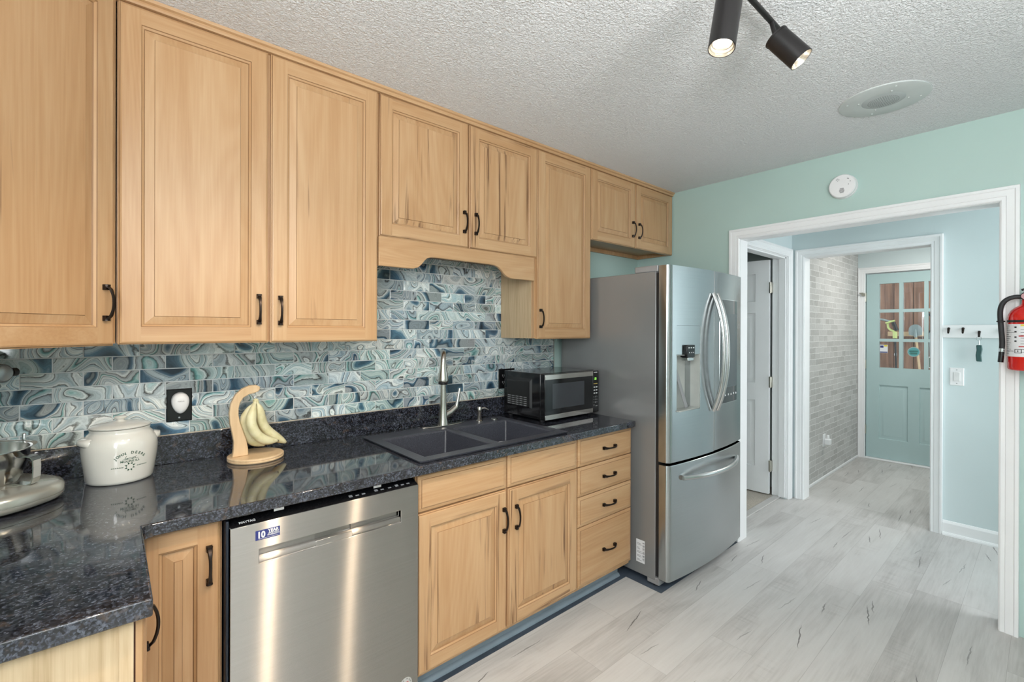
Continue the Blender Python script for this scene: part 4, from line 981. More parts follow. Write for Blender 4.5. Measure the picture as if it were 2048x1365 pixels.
# ================================================================= FRIDGE
FX0, FX1 = 2.268, 3.172
fmid = 2.7215
def fy(x):      # bowed front
    u = (x-(FX0+FX1)/2)/((FX1-FX0)/2); e = max(0, abs(u)-0.955)/0.045
    return -0.852+0.032*u*u+0.014*e*e
rt_ = thing('refrigerator', (2.72, -0.4, 0.0), 'stainless french door refrigerator with dispenser and touch screen', 'refrigerator')
MB().box(FX0, FX1, -0.742, -0.03, 0.035, 1.745).build('case', M['fridgeside'], rt_, bevel=0.004)
MB().box(FX0+0.004, FX1-0.004, -0.758, -0.742, 0.06, 1.735).build('door_gasket', M['blackmatte'], rt_)
MB().box(FX0+0.003, FX0+0.135, -0.752, -0.60, 1.745, 1.781).build('hinge_cover', M['fridgetrim'], rt_, bevel=0.006)
MB().box(FX1-0.135, FX1-0.003, -0.752, -0.60, 1.745, 1.781).build('hinge_cover', M['fridgetrim'], rt_, bevel=0.006)
def curved(name, xs, zs, dep, z_off, loops=None, back=-0.760):
    b = MB(); X = []
    for a, c in zip(xs, xs[1:]):
        n = max(1, int((c-a)/0.03)); X += [a+(c-a)*k/n for k in range(n)]
    for e in (xs[0]+0.004, xs[0]+0.010, xs[0]+0.018, xs[-1]-0.004, xs[-1]-0.010, xs[-1]-0.018): X.append(e)
    X = sorted(set(X+[xs[-1]]))
    dd = {}
    for i in range(len(X)-1):
        mid = (X[i]+X[i+1])/2; k = max(q for q in range(len(xs)-1) if xs[q] <= mid)
        for j in range(len(zs)-1):
            if (k, j) in dep: dd[(i, j)] = dep[(k, j)]
    T = 1.0
    b.cells(X, zs, dd, T)
    wp = lambda p: (p[0], back if p[1] > 0.9 else fy(p[0])+p[1], p[2])
    return b.build(name, M['fridgesteel'], rt_, warp=wp, bevel=0.004)
ld = curved('door', [FX0, 2.337, 2.562, fmid-0.002], [0.697, 0.970, 1.284, 1.446, 1.776], {(1, 1): 0.060, (1, 2): 0.0015}, 0)
rd = curved('door', [fmid+0.002, FX1], [0.697, 1.776], {}, 0)
fd = curved('freezer_drawer', [FX0, FX1], [0.048, 0.682], {}, 0)
# handles
def bow(name, xc, z0, z1, out, rad, parent, horiz=False, x0=0, x1=0, zc=0):
    n = 25; path = []
    for k in range(n):
        s_ = -1+2*k/(n-1); o = out*(1-abs(s_)**2.3)+0.006
        if horiz: x = (x0+x1)/2+s_*(x1-x0)/2; path.append((x, fy(x)-o, zc))
        else: path.append((xc, fy(xc)-o, (z0+z1)/2+s_*(z1-z0)/2))
    return MB().tube(path, rad, n=16).build(name, M['handlesteel'], rt_, parent=parent, smooth=60)
bow('handle', fmid-0.022, 0.942, 1.640, 0.064, 0.0125, ld); bow('handle', fmid+0.026, 0.942, 1.640, 0.064, 0.0125, rd)
bow('handle', 0, 0, 0, 0.055, 0.014, fd, True, 2.385, 3.055, 0.602)
# dispenser details on the left door
MB().box(2.339, 2.560, fy(2.45)+0.056, fy(2.45)+0.060, 0.972, 1.282).box(2.3375, 2.3405, fy(2.34)+0.003, fy(2.45)+0.056, 0.972, 1.283).box(2.5585, 2.5615, fy(2.56)+0.003, fy(2.45)+0.056, 0.972, 1.283).box(2.3405, 2.5585, fy(2.45)+0.003, fy(2.45)+0.056, 1.280, 1.283).build('dispenser_liner', M['dispenser'], rt_, parent=ld)
MB().box(2.341, 2.558, fy(2.45)-0.004, fy(2.45)+0.056, 0.9705, 0.977).build('drip_tray', M['dispenser'], rt_, parent=ld, bevel=0.002)
MB().box(2.405, 2.492, fy(2.45)-0.012, fy(2.45)+0.03, 1.268, 1.338).build('dispenser_head', M['blackgloss'], rt_, parent=ld, bevel=0.003)
MB().box(2.418, 2.482, fy(2.45)-0.010, fy(2.45)+0.03, 1.248, 1.268).build('spout', M['chrome'], rt_, parent=ld, bevel=0.003)
for (x, z, w_) in ((2.425, 1.322, 0.014), (2.450, 1.322, 0.014), (2.475, 1.322, 0.012), (2.430, 1.295, 0.008), (2.455, 1.295, 0.008), (2.475, 1.295, 0.006)):
    MB().box(x-w_/2, x+w_/2, fy(2.45)-0.0126, fy(2.45)-0.0118, z-0.003, z+0.003).build('dispenser_icon', M['white_ink'], rt_, parent=ld)
MB().tube([(2.388, fy(2.45)+0.050, 1.20), (2.455, fy(2.45)+0.020, 0.985)], 0.007, n=10, flat=2.2).build('paddle', M['fridgetrim'], rt_, parent=ld, smooth=60)
# touch screen on the right door
def curved_patch(name, x0, x1, z0, z1, off, mat, par, n=12):
    b = MB()
    for k in range(n):
        a, c = x0+(x1-x0)*k/n, x0+(x1-x0)*(k+1)/n
        b.quad((a, fy(a)-off, z0), (c, fy(c)-off, z0), (c, fy(c)-off, z1), (a, fy(a)-off, z1))
        b.quad((a, fy(a)-0.0001, z1), (a, fy(a)-off, z1), (c, fy(c)-off, z1), (c, fy(c)-0.0001, z1)); b.quad((a, fy(a)-0.0001, z0), (c, fy(c)-0.0001, z0), (c, fy(c)-off, z0), (a, fy(a)-off, z0))
    b.quad((x0, fy(x0)-off, z0), (x0, fy(x0)-off, z1), (x0, fy(x0), z1), (x0, fy(x0), z0)); b.quad((x1, fy(x1)-off, z0), (x1, fy(x1), z0), (x1, fy(x1), z1), (x1, fy(x1)-off, z1))
    return b.build(name, mat, rt_, parent=par, smooth=30)
curved_patch('screen_bezel', 2.793, 3.066, 0.968, 1.612, 0.0026, M['chrome'], rd)
curved_patch('touch_screen', 2.796, 3.063, 0.971, 1.609, 0.0034, M['screen'], rd)
curved_patch('display_face', 2.800, 3.059, 1.066, 1.525, 0.0038, M['screenlit'], rd)
for k, x in enumerate((2.87, 2.915, 2.96, 3.005, 3.045)):
    y = fy(x)-0.0040; b = MB()
    if k % 2: b.box(x-0.005, x+0.005, y, y+0.0004, 1.014, 1.026)
    else: b.prism([(x-0.006, 1.013), (x+0.006, 1.013), (x+0.006, 1.019), (x, 1.026), (x-0.006, 1.019)], 'y', y, y+0.0004)
    b.build('screen_icon', M['white_ink'], rt_, parent=rd)
# label and feet
lb = MB().box(FX0-0.0006, FX0, -0.676, -0.620, 0.100, 0.228).build('rating_label', M['paper'], rt_)
b = MB()
for k in range(22):
    if k % 4 != 3: b.box(FX0-0.0011, FX0-0.0005, -0.674, -0.662, 0.114+k*0.0048, 0.114+k*0.0048+0.0022+0.0012*(k % 3))
for k, (z, l_) in enumerate(((0.205, 0.024), (0.198, 0.03), (0.181, 0.014), (0.174, 0.02), (0.160, 0.030), (0.153, 0.034), (0.138, 0.026), (0.131, 0.030), (0.116, 0.018), (0.110, 0.032))): b.box(FX0-0.0011, FX0-0.0005, -0.626-l_, -0.626, z, z+0.0028)
b.build('label_print', M['grey_ink'], rt_, parent=lb)
for x in (FX0+0.03, FX1-0.03):
    MB().box(x-0.028, x+0.028, -0.765, -0.69, 0.012, 0.05).build('leveling_bracket', M['fridgetrim'], rt_, bevel=0.003)
    MB().lathe([(0.02, 0), (0.02, 0.012)], (x, -0.735, 0.0), n=20).build('foot', M['rubber'], rt_)
    MB().lathe([(0.02, 0), (0.02, 0.036)], (x, -0.10, 0.0), n=20).build('foot', M['rubber'], rt_)
MB().box(FX0+0.06, FX1-0.06, -0.70, -0.685, 0.012, 0.045).build('kick_grille', M['blackmatte'], rt_)

# ================================================================= CROCK
CX, CY = 0.013, -0.127
PROF = [(0.080, 0.0), (0.086, 0.003), (0.0885, 0.010), (0.093, 0.040), (0.099, 0.085), (0.1005, 0.108), (0.099, 0.126), (0.094, 0.143), (0.085, 0.156), (0.080, 0.161), (0.0785, 0.166), (0.080, 0.172), (0.080, 0.174), (0.074, 0.175), (0.072, 0.160)]
rt_ = thing('crock', (CX, CY, ZC), 'white stoneware crock with lid and dark green lettering on the counter', 'crock')
MB().lathe(PROF, (CX, CY, ZC), n=64, cap=False).lathe([(0.0, 0.0005), (0.080, 0.0)], (CX, CY, ZC), n=64, cap=False).build('jar', M['crock'], rt_, smooth=60)
ld_ = MB().lathe([(0.070, 0.1765), (0.0805, 0.1765), (0.0815, 0.1795), (0.078, 0.183), (0.060, 0.189), (0.030, 0.193), (0.015, 0.195), (0.010, 0.197), (0.0105, 0.200), (0.0165, 0.204), (0.0175, 0.2075), (0.014, 0.211), (0.0, 0.2125)], (CX, CY, ZC), n=56, cap=False).build('lid', M['crock'], rt_, smooth=60)
for sg in (-1, 1):   # lug handles: curled shelves on the shoulder
    b = MB(); NA = 15; rows = []
    for k in range(NA):
        a = (-1+2*k/(NA-1)); ang = (PI if sg < 0 else 0)+a*0.42 + (0.66*0 if sg < 0 else 0)
        f_ = math.sqrt(max(0, 1-a*a)); ro = 0.094+0.0145*f_
        dx, dy = math.cos(ang), math.sin(ang); e = Vector((0.757, -0.653, 0)); 
        ux, uy = dx*0.97-dy*0.24, dx*0.24+dy*0.97
        rows.append([(CX+ux*0.090, CY+uy*0.090, ZC+0.150), (CX+ux*ro, CY+uy*ro, ZC+0.140+0.006*f_), (CX+ux*(ro+0.002*f_), CY+uy*(ro+0.002*f_), ZC+0.132), (CX+ux*(ro-0.006*f_), CY+uy*(ro-0.006*f_), ZC+0.127), (CX+ux*0.0955, CY+uy*0.0955, ZC+0.118)])
    for a, c in zip(rows, rows[1:]):
        for k in range(4): b.quad(a[k], a[k+1], c[k+1], c[k])
    b.build('lug_handle', M['crock'], rt_, smooth=70)
def crad(z):
    for (r0, h0), (r1, h1) in zip(PROF, PROF[1:]):
        if h0 <= z <= h1 and h1 > h0: return r0+(r1-r0)*(z-h0)/(h1-h0)
    return 0.1
def on_crock(u, v):      # u along the girth, v height; centre of the print faces the viewer and a little right
    a = -PI/2+0.24+u/0.0985; r_ = crad(v)+0.0005
    return (CX+r_*math.cos(a), CY+r_*math.sin(a), ZC+v)
b = MB()
word = 'JOHN DEERE'; R0, cz0 = 0.040, 0.070
for k, ch in enumerate(word):
    if ch == ' ': continue
    a = math.radians(152-k*(124/(len(word)-1))); ox, oz = R0*math.cos(a)*1.0, cz0+R0*math.sin(a)*0.72; an = a-PI/2
    add_text(b, ch, 0.0115, (lambda ox, oz, an: (lambda u, v: on_crock(ox+u*math.cos(an*0.7)-v*math.sin(an*0.7), oz+u*math.sin(an*0.7)+v*math.cos(an*0.7))))(ox, oz, an), 0.0003)
add_text(b, 'MOLINE ILL', 0.0095, lambda u, v: on_crock(u, 0.072+v), 0.0002, sx=1.05)
def stroke(p, q, t_=0.0009):
    d = Vector((q[0]-p[0], q[1]-p[1])); n_ = Vector((-d.y, d.x)).normalized()*t_; S = 3
    for k in range(S):
        p0 = Vector(p)+d*k/S; p1 = Vector(p)+d*(k+1)/S
        b.quad(on_crock(*(p0-n_)), on_crock(*(p1-n_)), on_crock(*(p1+n_)), on_crock(*(p0+n_)))
# little plough: beam, handles and share over a ground line
for (p, q) in (((-0.014, 0.084), (0.012, 0.087)), ((-0.014, 0.084), (-0.010, 0.093)), ((0.012, 0.087), (0.017, 0.089)), ((-0.006, 0.084), (-0.012, 0.0815)), ((-0.020, 0.0815), (0.022, 0.0825)), ((0.004, 0.083), (0.010, 0.0845)), ((0.012, 0.087), (0.014, 0.082))): stroke(p, q, 0.0006)
# eight point star border made of triangles, and zigzag bands either side
for k in range(8):
    a0 = k*PI/4+PI/8; c0 = (0.0+0.0115*math.cos(a0), 0.057+0.0115*math.sin(a0)); ang = a0
    t0 = [(c0[0]+0.0045*math.cos(ang), c0[1]+0.0045*math.sin(ang)), (c0[0]+0.0042*math.cos(ang+2.3), c0[1]+0.0042*math.sin(ang+2.3)), (c0[0]+0.0042*math.cos(ang-2.3), c0[1]+0.0042*math.sin(ang-2.3))]
    b.F([b.V(on_crock(*q)) for q in t0])
for sgn in (-1, 1):
    for k in range(7):
        x0 = sgn*(0.020+k*0.0046); b.F([b.V(on_crock(x0-0.0022, 0.0555)), b.V(on_crock(x0+0.0008, 0.0555)), b.V(on_crock(x0+0.0026, 0.0595))]); b.F([b.V(on_crock(x0+0.0005, 0.0553)), b.V(on_crock(x0+0.0026, 0.0595)), b.V(on_crock(x0+0.0022, 0.0553))])
b.build('lettering', M['green_ink'], rt_)

# ================================================================= BANANA STAND
rt_ = thing('banana_stand', (0.418, -0.144, ZC), 'pale wooden banana stand with curved neck on the counter', 'banana stand')
BCX, BCY = 0.418, -0.142
MB().lathe([(0.094, 0), (0.0975, 0.003), (0.098, 0.007), (0.0955, 0.009), (0.0955, 0.0105), (0.098, 0.012), (0.0975, 0.016), (0.094, 0.0185)], (BCX, BCY, ZC), n=56).build('base', M['standwood'], rt_, smooth=30)
neck = [(0.335, 0.9325), (0.339, 0.96), (0.340, 0.991), (0.334, 1.026), (0.327, 1.062), (0.325, 1.099), (0.330, 1.135), (0.345, 1.168), (0.368, 1.190), (0.394, 1.2005), (0.416, 1.2005), (0.427, 1.195), (0.430, 1.186), (0.425, 1.176), (0.413, 1.171), (0.391, 1.166), (0.372, 1.155), (0.361, 1.137), (0.356, 1.116), (0.356, 1.090), (0.361, 1.060), (0.371, 1.029), (0.382, 0.995), (0.388, 0.959), (0.389, 0.9325)]
b = MB(); b.prism(neck, 'y', -0.156, -0.132); b.build('neck', M['standwood'], rt_, bevel=0.003)
MB().tube([(0.414, -0.144, 1.174), (0.4165, -0.144, 1.160), (0.410, -0.144, 1.150), (0.407, -0.144, 1.141), (0.412, -0.144, 1.133), (0.421, -0.144, 1.133), (0.425, -0.144, 1.139)], 0.0017, n=8).build('hook', M['chrome'], rt_, smooth=60)
rt_ = thing('banana_bunch', (0.42, -0.15, 1.13), 'bunch of pale yellow bananas hanging from the wooden stand', 'bananas')
def interp(pts, n=26):
    pts = [Vector(p) for p in pts]; P_ = [pts[0]*2-pts[1]]+pts+[pts[-1]*2-pts[-2]]; out = []
    for i in range(1, len(P_)-2):
        for k in range(n//(len(pts)-1)+1):
            t_ = k/(n//(len(pts)-1)+1); p0, p1, p2, p3 = P_[i-1:i+3]
            out.append(0.5*((2*p1)+(p2-p0)*t_+(2*p0-5*p1+4*p2-p3)*t_*t_+(3*p1-p0-3*p2+p3)*t_**3))
    return out+[pts[-1]]
def banana(ctrl, R_=0.0185):
    pth = interp(ctrl); N = len(pth); rad = []
    for k in range(N):
        t_ = k/(N-1); r_ = R_*min(1, 0.33+2.6*max(0, t_-0.06)) if t_ < 0.35 else R_
        if t_ > 0.80: r_ = R_*(0.30+0.70*(1-((t_-0.80)/0.20)**1.8))
        rad.append(r_)
    o = MB().tube(pth, rad, n=9).build('banana', M['banana'], rt_, smooth=75)
    d = (pth[-1]-pth[-2]).normalized()
    MB().tube([pth[-1]-d*0.001, pth[-1]+d*0.004], [0.0052, 0.0036], n=8).build('tip', M['bananatip'], rt_, parent=o, smooth=60)
banana([(0.4115, -0.152, 1.131), (0.402, -0.166, 1.108), (0.394, -0.176, 1.064), (0.407, -0.180, 1.022), (0.438, -0.178, 0.990), (0.487, -0.174, 0.977)])
banana([(0.420, -0.146, 1.131), (0.427, -0.146, 1.110), (0.433, -0.142, 1.075), (0.449, -0.138, 1.030), (0.484, -0.136, 0.990), (0.528, -0.134, 0.957)])
banana([(0.413, -0.140, 1.130), (0.394, -0.132, 1.102), (0.381, -0.126, 1.060), (0.388, -0.124, 1.015), (0.410, -0.124, 0.980), (0.452, -0.124, 0.957)], 0.018)
banana([(0.417, -0.136, 1.130), (0.420, -0.118, 1.10), (0.424, -0.104, 1.06), (0.438, -0.098, 1.015), (0.462, -0.096, 0.98), (0.500, -0.096, 0.958)], 0.017)
MB().tube([(0.408, -0.148, 1.1385), (0.416, -0.144, 1.1395), (0.423, -0.141, 1.1385)], [0.006, 0.0085, 0.006], n=10).tube([(0.4115, -0.150, 1.136), (0.411, -0.153, 1.126)], 0.007, n=9).tube([(0.420, -0.143, 1.136), (0.421, -0.146, 1.126)], 0.007, n=9).build('stem', M['banana'], rt_, smooth=60)

# ================================================================= STAND MIXER (mostly out of frame on the left)
MXC = Vector((-0.300, -0.190, 0)); dv = Vector((s2, -s2, 0)); pv = Vector((s2, s2, 0))
mp = lambda a, p, z: MXC+dv*a+pv*p+Vector((0, 0, z))
rt_ = thing('stand_mixer', (-0.30, -0.19, ZC), 'champagne stand mixer with steel bowl in the counter corner', 'mixer')
def superell(a0, a1, hw, n=48, e=0.72):
    out = []
    for k in range(n):
        t_ = 2*PI*k/n; c, s_ = math.cos(t_), math.sin(t_)
        out.append(((a0+a1)/2+(a1-a0)/2*math.copysign(abs(c)**e, c), hw*math.copysign(abs(s_)**e, s_)))
    return out
b = MB(); rings = []
for (sc, z) in ((0.93, 0.004), (0.985, 0.010), (1.0, 0.019), (1.0, 0.022), (0.985, 0.0225), (0.985, 0.0245), (1.0, 0.025), (1.0, 0.040), (0.97, 0.050), (0.88, 0.056), (0.5, 0.058)):
    rings.append([b.V(mp((a)*sc, p*sc*(1+min(0, a)*2.4), ZC+z)) for (a, p) in superell(-0.185, 0.19, 0.142)])
for a, c in zip(rings, rings[1:]):
    for k in range(48): b.F((a[k], a[(k+1) % 48], c[(k+1) % 48], c[k]))
b.F(rings[0][::-1]); b.F(rings[-1]); b.build('base', M['mixer'], rt_, smooth=50)
MB().lathe([(0.012, 0), (0.012, 0.006)], mp(0.1, 0.08, ZC), n=14).lathe([(0.012, 0), (0.012, 0.006)], mp(0.1, -0.08, ZC), n=14).lathe([(0.012, 0), (0.012, 0.006)], mp(-0.14, 0.0, ZC), n=14).build('rubber_feet', M['rubber'], rt_)
b = MB(); rings = []
for (z, hw, a0, a1) in ((0.055, 0.052, -0.182, -0.125), (0.12, 0.046, -0.180, -0.128), (0.22, 0.046, -0.180, -0.125), (0.30, 0.050, -0.185, -0.10), (0.33, 0.052, -0.19, -0.08)):
    rings.append([b.V(mp(a, p, ZC+z)) for (a, p) in superell(a0, a1, hw, 32)])
for a, c in zip(rings, rings[1:]):
    for k in range(32): b.F((a[k], a[(k+1) % 32], c[(k+1) % 32], c[k]))
b.F(rings[0][::-1]); b.F(rings[-1]); b.build('column', M['mixer'], rt_, smooth=60)
b = MB(); rings = []
for (a, sc) in ((-0.205, 0.3), (-0.198, 0.62), (-0.18, 0.82), (-0.13, 0.95), (-0.06, 0.95), (-0.02, 0.86), (0.005, 0.66), (0.012, 0.45)):
    rings.append([b.V(mp(a, 0.055*sc*math.cos(2*PI*k/28), ZC+0.385+0.060*sc*math.sin(2*PI*k/28))) for k in range(28)])
for a, c in zip(rings, rings[1:]):
    for k in range(28): b.F((a[k], a[(k+1) % 28], c[(k+1) % 28], c[k]))
b.F(rings[0][::-1]); b.F(rings[-1]); b.build('motor_head', M['mixer'], rt_, smooth=60)
hc = mp(0.004, -0.004, ZC+0.377)
MB().lathe([(0.026, 0), (0.026, 0.084), (0.0245, 0.086)], hc, tuple(dv), n=32).build('hub_ring', plain('hub grey', (0.17, 0.17, 0.17), 0.35, 0.5), rt_, smooth=40)
MB().lathe([(0.021, 0.0), (0.021, 0.0885), (0.019, 0.090)], hc, tuple(dv), n=32).build('hub_cap', plain('hub cap silver', (0.42, 0.45, 0.45), 0.3, 0.6), rt_, smooth=40)
MB().lathe([(0.006, 0), (0.006, 0.012), (0.012, 0.014), (0.012, 0.026), (0.010, 0.028)], hc+dv*0.062+pv*0.024, tuple(pv), n=20).build('hub_knob', M['blackmatte'], rt_, smooth=40)
# bowl, yoke arms and handle
BP = [(0.045, 0.0), (0.055, 0.004), (0.078, 0.028), (0.097, 0.064), (0.1065, 0.100), (0.109, 0.130), (0.1125, 0.132), (0.1125, 0.1345), (0.107, 0.1335), (0.1045, 0.1), (0.095, 0.064), (0.076, 0.030), (0.052, 0.006), (0.0, 0.004)]
bwl = MB().lathe(BP, (MXC.x, MXC.y, 0.937+0.0), n=64, cap=False).lathe([(0.0, 0.0), (0.045, 0.0)], (MXC.x, MXC.y, 0.937), n=64, cap=False).build('bowl', M['bowlsteel'], rt_, smooth=60)
MB().lathe([(0.040, 0.0), (0.050, 0.0), (0.046, 0.0)], (MXC.x, MXC.y, 0.9365), n=40, cap=False).build('bowl_foot', M['bowlsteel'], rt_)
hd = Vector((0.86, -0.50, 0)).normalized(); hp = Vector((-hd.y, hd.x, 0))
hq = lambda r_, z: MXC+hd*r_+Vector((0, 0, z))
b = MB(); loop = [hq(0.104, 1.050), hq(0.128, 1.052), hq(0.140, 1.049), hq(0.146, 1.040), hq(0.147, 1.020), hq(0.146, 0.990), hq(0.142, 0.975), hq(0.130, 0.970), hq(0.100, 0.975), hq(0.084, 0.972)]
for k in range(len(loop)-1):
    p, q = loop[k], loop[k+1]; hw = hp*0.0135; d = (q-p).normalized(); n_ = d.cross(hp)*0.0016
    c8 = [p-hw-n_, p+hw-n_, p+hw+n_, p-hw+n_, q-hw-n_, q+hw-n_, q+hw+n_, q-hw+n_]; i = [b.V(v) for v in c8]
    for f_ in ((0, 1, 2, 3), (7, 6, 5, 4), (0, 4, 5, 1), (1, 5, 6, 2), (2, 6, 7, 3), (3, 7, 4, 0)): b.F([i[z] for z in f_])
b.build('handle', M['bowlsteel'], rt_, parent=bwl, merge=False)
for sg in (-1, 1):
    pa = [mp(-0.13, sg*0.04, ZC+0.150), mp(-0.09, sg*0.122, ZC+0.152), mp(0.0, sg*0.128, ZC+0.152), mp(0.025, sg*0.128, ZC+0.150)]
    MB().tube(pa, 0.011, n=12, flat=0.6).build('yoke_arm', M['mixer'], rt_, smooth=60)
    MB().lathe([(0.005, 0), (0.005, 0.020), (0.003, 0.023)], mp(0.0, sg*0.122, ZC+0.158), n=14).build('yoke_pin', M['chrome'], rt_, smooth=50)

# ================================================================= CEILING AND WALL FITTINGS
rt_ = thing('track_light', (0.95, -1.577, CEIL), 'black track light with angled cylinder spots on the ceiling', 'track light')
MB().tube([(0.08, -1.577, 2.415), (1.665, -1.577, 2.415)], 0.0085, n=14).build('rod', M['trackmetal'], rt_, smooth=60)
MB().lathe([(0.06, 0), (0.06, -0.022), (0.012, -0.028), (0.012, -0.04)], (1.0, -1.577, CEIL), n=36).build('canopy', M['trackmetal'], rt_, smooth=40)
HEADS = [((1.589, -1.594, 2.353), (0.225, -0.567, -0.792), 0.115, 1.597), ((1.285, -1.586, 2.350), (-0.25, 0.02, -0.97), 0.172, 1.29), ((0.745, -1.56, 2.35), (-0.10, 0.42, -0.90), 0.115, 0.75), ((0.20, -1.56, 2.35), (0.0, 0.42, -0.90), 0.115, 0.21)]
for k, (T_, ax, L_, xr) in enumerate(HEADS):
    T_ = Vector(T_); ax = Vector(ax).normalized(); R_ = 0.035
    hd_ = MB().lathe([(0, 0), (R_+0.0012, 0), (R_+0.0012, 0.006), (R_, 0.0065), (R_, L_), (R_-0.002, L_), (R_-0.004, L_-0.008), (R_-0.006, L_-0.008), (R_-0.008, L_-0.016), (R_-0.010, L_-0.016), (R_-0.014, L_-0.027)], T_, ax, n=48, cap=False).build('lamp_head', M['trackmetal'], rt_, smooth=35)
    MB().lathe([(0, L_-0.0265), (R_-0.0138, L_-0.0265)], T_, ax, n=40, cap=False).build('lens', M['bulb'], rt_, parent=hd_)
    MB().lathe([(R_-0.0022, L_-0.0002), (R_-0.0042, L_-0.0078), (R_-0.0062, L_-0.0078), (R_-0.0082, L_-0.0158), (R_-0.0102, L_-0.0158), (R_-0.0139, L_-0.0262)], T_, ax, n=40, cap=False).build('reflector', plain('baffle silver', (0.75, 0.7, 0.62), 0.25, 0.8), rt_, parent=hd_, smooth=20)
    MB().tube([(xr, -1.577, 2.415), tuple(T_+Vector((0, 0, 0.0)) - ax*0.002)], 0.0065, n=10).build('arm', M['trackmetal'], rt_, parent=hd_, smooth=60)
    spot('track_lamp', T_+ax*(L_-0.012), ax, (22, 24, 35, 20)[k], WARM, 105, 0.9, 0.022)
rt_ = thing('ceiling_speaker', (2.595, -1.677, CEIL), 'round grey painted speaker set flush in the textured ceiling', 'speaker')
MB().lathe([(0.163, 0), (0.163, -0.004), (0.158, -0.006), (0.078, -0.0045)], (2.595, -1.677, CEIL), n=72, cap=False).build('plate', M['speaker'], rt_, smooth=30)
b = MB().lathe([(0.0785, -0.0045), (0.060, -0.0085), (0.0, -0.0105)], (2.595, -1.677, CEIL), n=56, cap=False); b.build('grille', M['speakergrille'], rt_, smooth=40)
b = MB()
for ring in range(1, 10):
    n_ = ring*6
    for k in range(n_):
        a = 2*PI*k/n_; r_ = ring*0.0078; zz = CEIL-0.0107+0.002*(r_/0.06)**1.3+(0.003 if r_ > 0.062 else 0)
        b.lathe([(0.0019, 0), (0.0019, -0.0006)], (2.595+r_*math.cos(a), -1.677+r_*math.sin(a), zz), n=5)
b.build('grille_holes', plain('grille shadow', (0.24, 0.26, 0.26), 0.7), rt_, merge=False)
for k in range(4):
    for r_ in (0.092, 0.135):
        a = k*PI/2+0.5; MB().lathe([(0.004, -0.0050), (0.004, -0.0075), (0.002, -0.009)], (2.595+r_*math.cos(a), -1.677+r_*math.sin(a), CEIL), n=12).build('screw', M['speaker'], rt_)
rt_ = thing('smoke_detector', (XF, -1.386, 2.2475), 'round white smoke detector on the green wall above the wide opening', 'smoke detector')
dc = (XF, -1.386, 2.2475)
MB().lathe([(0.068, 0), (0.068, 0.012), (0.063, 0.020)], dc, (-1, 0, 0), n=56).build('mount', M['whiteplastic'], rt_, smooth=30)
MB().lathe([(0.0655, 0.014), (0.0655, 0.036), (0.061, 0.041), (0.03, 0.043), (0.0, 0.0435)], dc, (-1, 0, 0), n=56, cap=False).build('cover', M['whiteplastic'], rt_, smooth=30)
b = MB()
for k in range(7): hw = 0.013-abs(k-3)*0.0015; b.box(XF-0.0445, XF-0.0428, -1.386-hw, -1.386+hw, 2.207+k*0.0042, 2.207+k*0.0042+0.0018)
b.build('sounder_slots', plain('slot grey', (0.14, 0.14, 0.14), 0.6), rt_)
b = MB()
for (y, z) in ((-1.366, 2.290), (-1.360, 2.286), (-1.372, 2.284), (-1.366, 2.279), (-1.418, 2.282), (-1.426, 2.266), (-1.418, 2.250), (-1.413, 2.284)): b.box(XF-0.0435, XF-0.0418, y-0.0022, y+0.0022, z-0.0022, z+0.0022)
b.build('indicator_marks', M['grey_ink'], rt_)
# switch, hook board, key fob in the hall
rt_ = thing('light_switch', (XH, -1.744, 1.107), 'white rocker light switch on the pale aqua hall wall', 'switch')
yT = leaf_T((XH, -1.7085, 1.046), (0, -1, 0), (1, 0, 0))
b = MB(yT); plate(b, 0, 0.071, 0, 0.121, 0.0); b.build('plate', M['whiteplastic'], rt_)
MB(yT).box(0.019, 0.052, -0.0095, -0.0055, 0.029, 0.092).build('rocker', plain('rocker white', (0.72, 0.72, 0.72), 0.25), rt_, bevel=0.002)
MB(yT).lathe([(0.003, 0), (0.003, 0.001)], (0.0355, -0.006, 0.014), (0, -1, 0), n=10).lathe([(0.003, 0), (0.003, 0.001)], (0.0355, -0.006, 0.107), (0, -1, 0), n=10).build('screws', M['grey_ink'], rt_)
rt_ = thing('hook_rail', (XH, -1.85, 1.42), 'white board with dark coat hooks on the hall wall', 'hook rail')
MB().box(XH-0.018, XH, -2.24, PY1-0.0665, 1.374, 1.463).build('board', M['white'], rt_, bevel=0.002)
for (y, z) in ((-1.704, 1.428), (-1.776, 1.428), (-1.854, 1.405), (-1.96, 1.42), (-2.1, 1.42)):
    hk = MB().lathe([(0.008, 0), (0.008, 0.004)], (XH-0.018, y, z+0.010), (-1, 0, 0), n=16).tube([(XH-0.020, y, z+0.013), (XH-0.030, y, z+0.004), (XH-0.038, y, z-0.012), (XH-0.046, y, z-0.020), (XH-0.050, y, z-0.010)], [0.0075, 0.007, 0.006, 0.005, 0.0055], n=10)
    hk.build('hook', M['bronze'], rt_, smooth=60)
rt_ = thing('key_fob', (XH-0.044, -1.855, 1.33), 'dark teal key fob hanging by a ring from the rightmost visible hook', 'key fob')
b = MB(); b.tube([(XH-0.044+0.0*math.cos(a), -1.854+0.012*math.cos(a), 1.372+0.013*math.sin(a)) for a in [2*PI*k/20 for k in range(21)]], 0.0012, n=6)
b.tube([(XH-0.044, -1.854, 1.360), (XH-0.044, -1.855, 1.330)], 0.0025, n=6); b.build('key_ring', M['chrome'], rt_, smooth=60)
ot = [(-1.841, 1.327), (-1.868, 1.327), (-1.871, 1.30), (-1.866, 1.26), (-1.869, 1.217), (-1.842, 1.219), (-1.839, 1.26), (-1.843, 1.295)]
MB().prism(ot, 'x', XH-0.051, XH-0.036).build('fob_body', M['teal'], rt_, bevel=0.004)
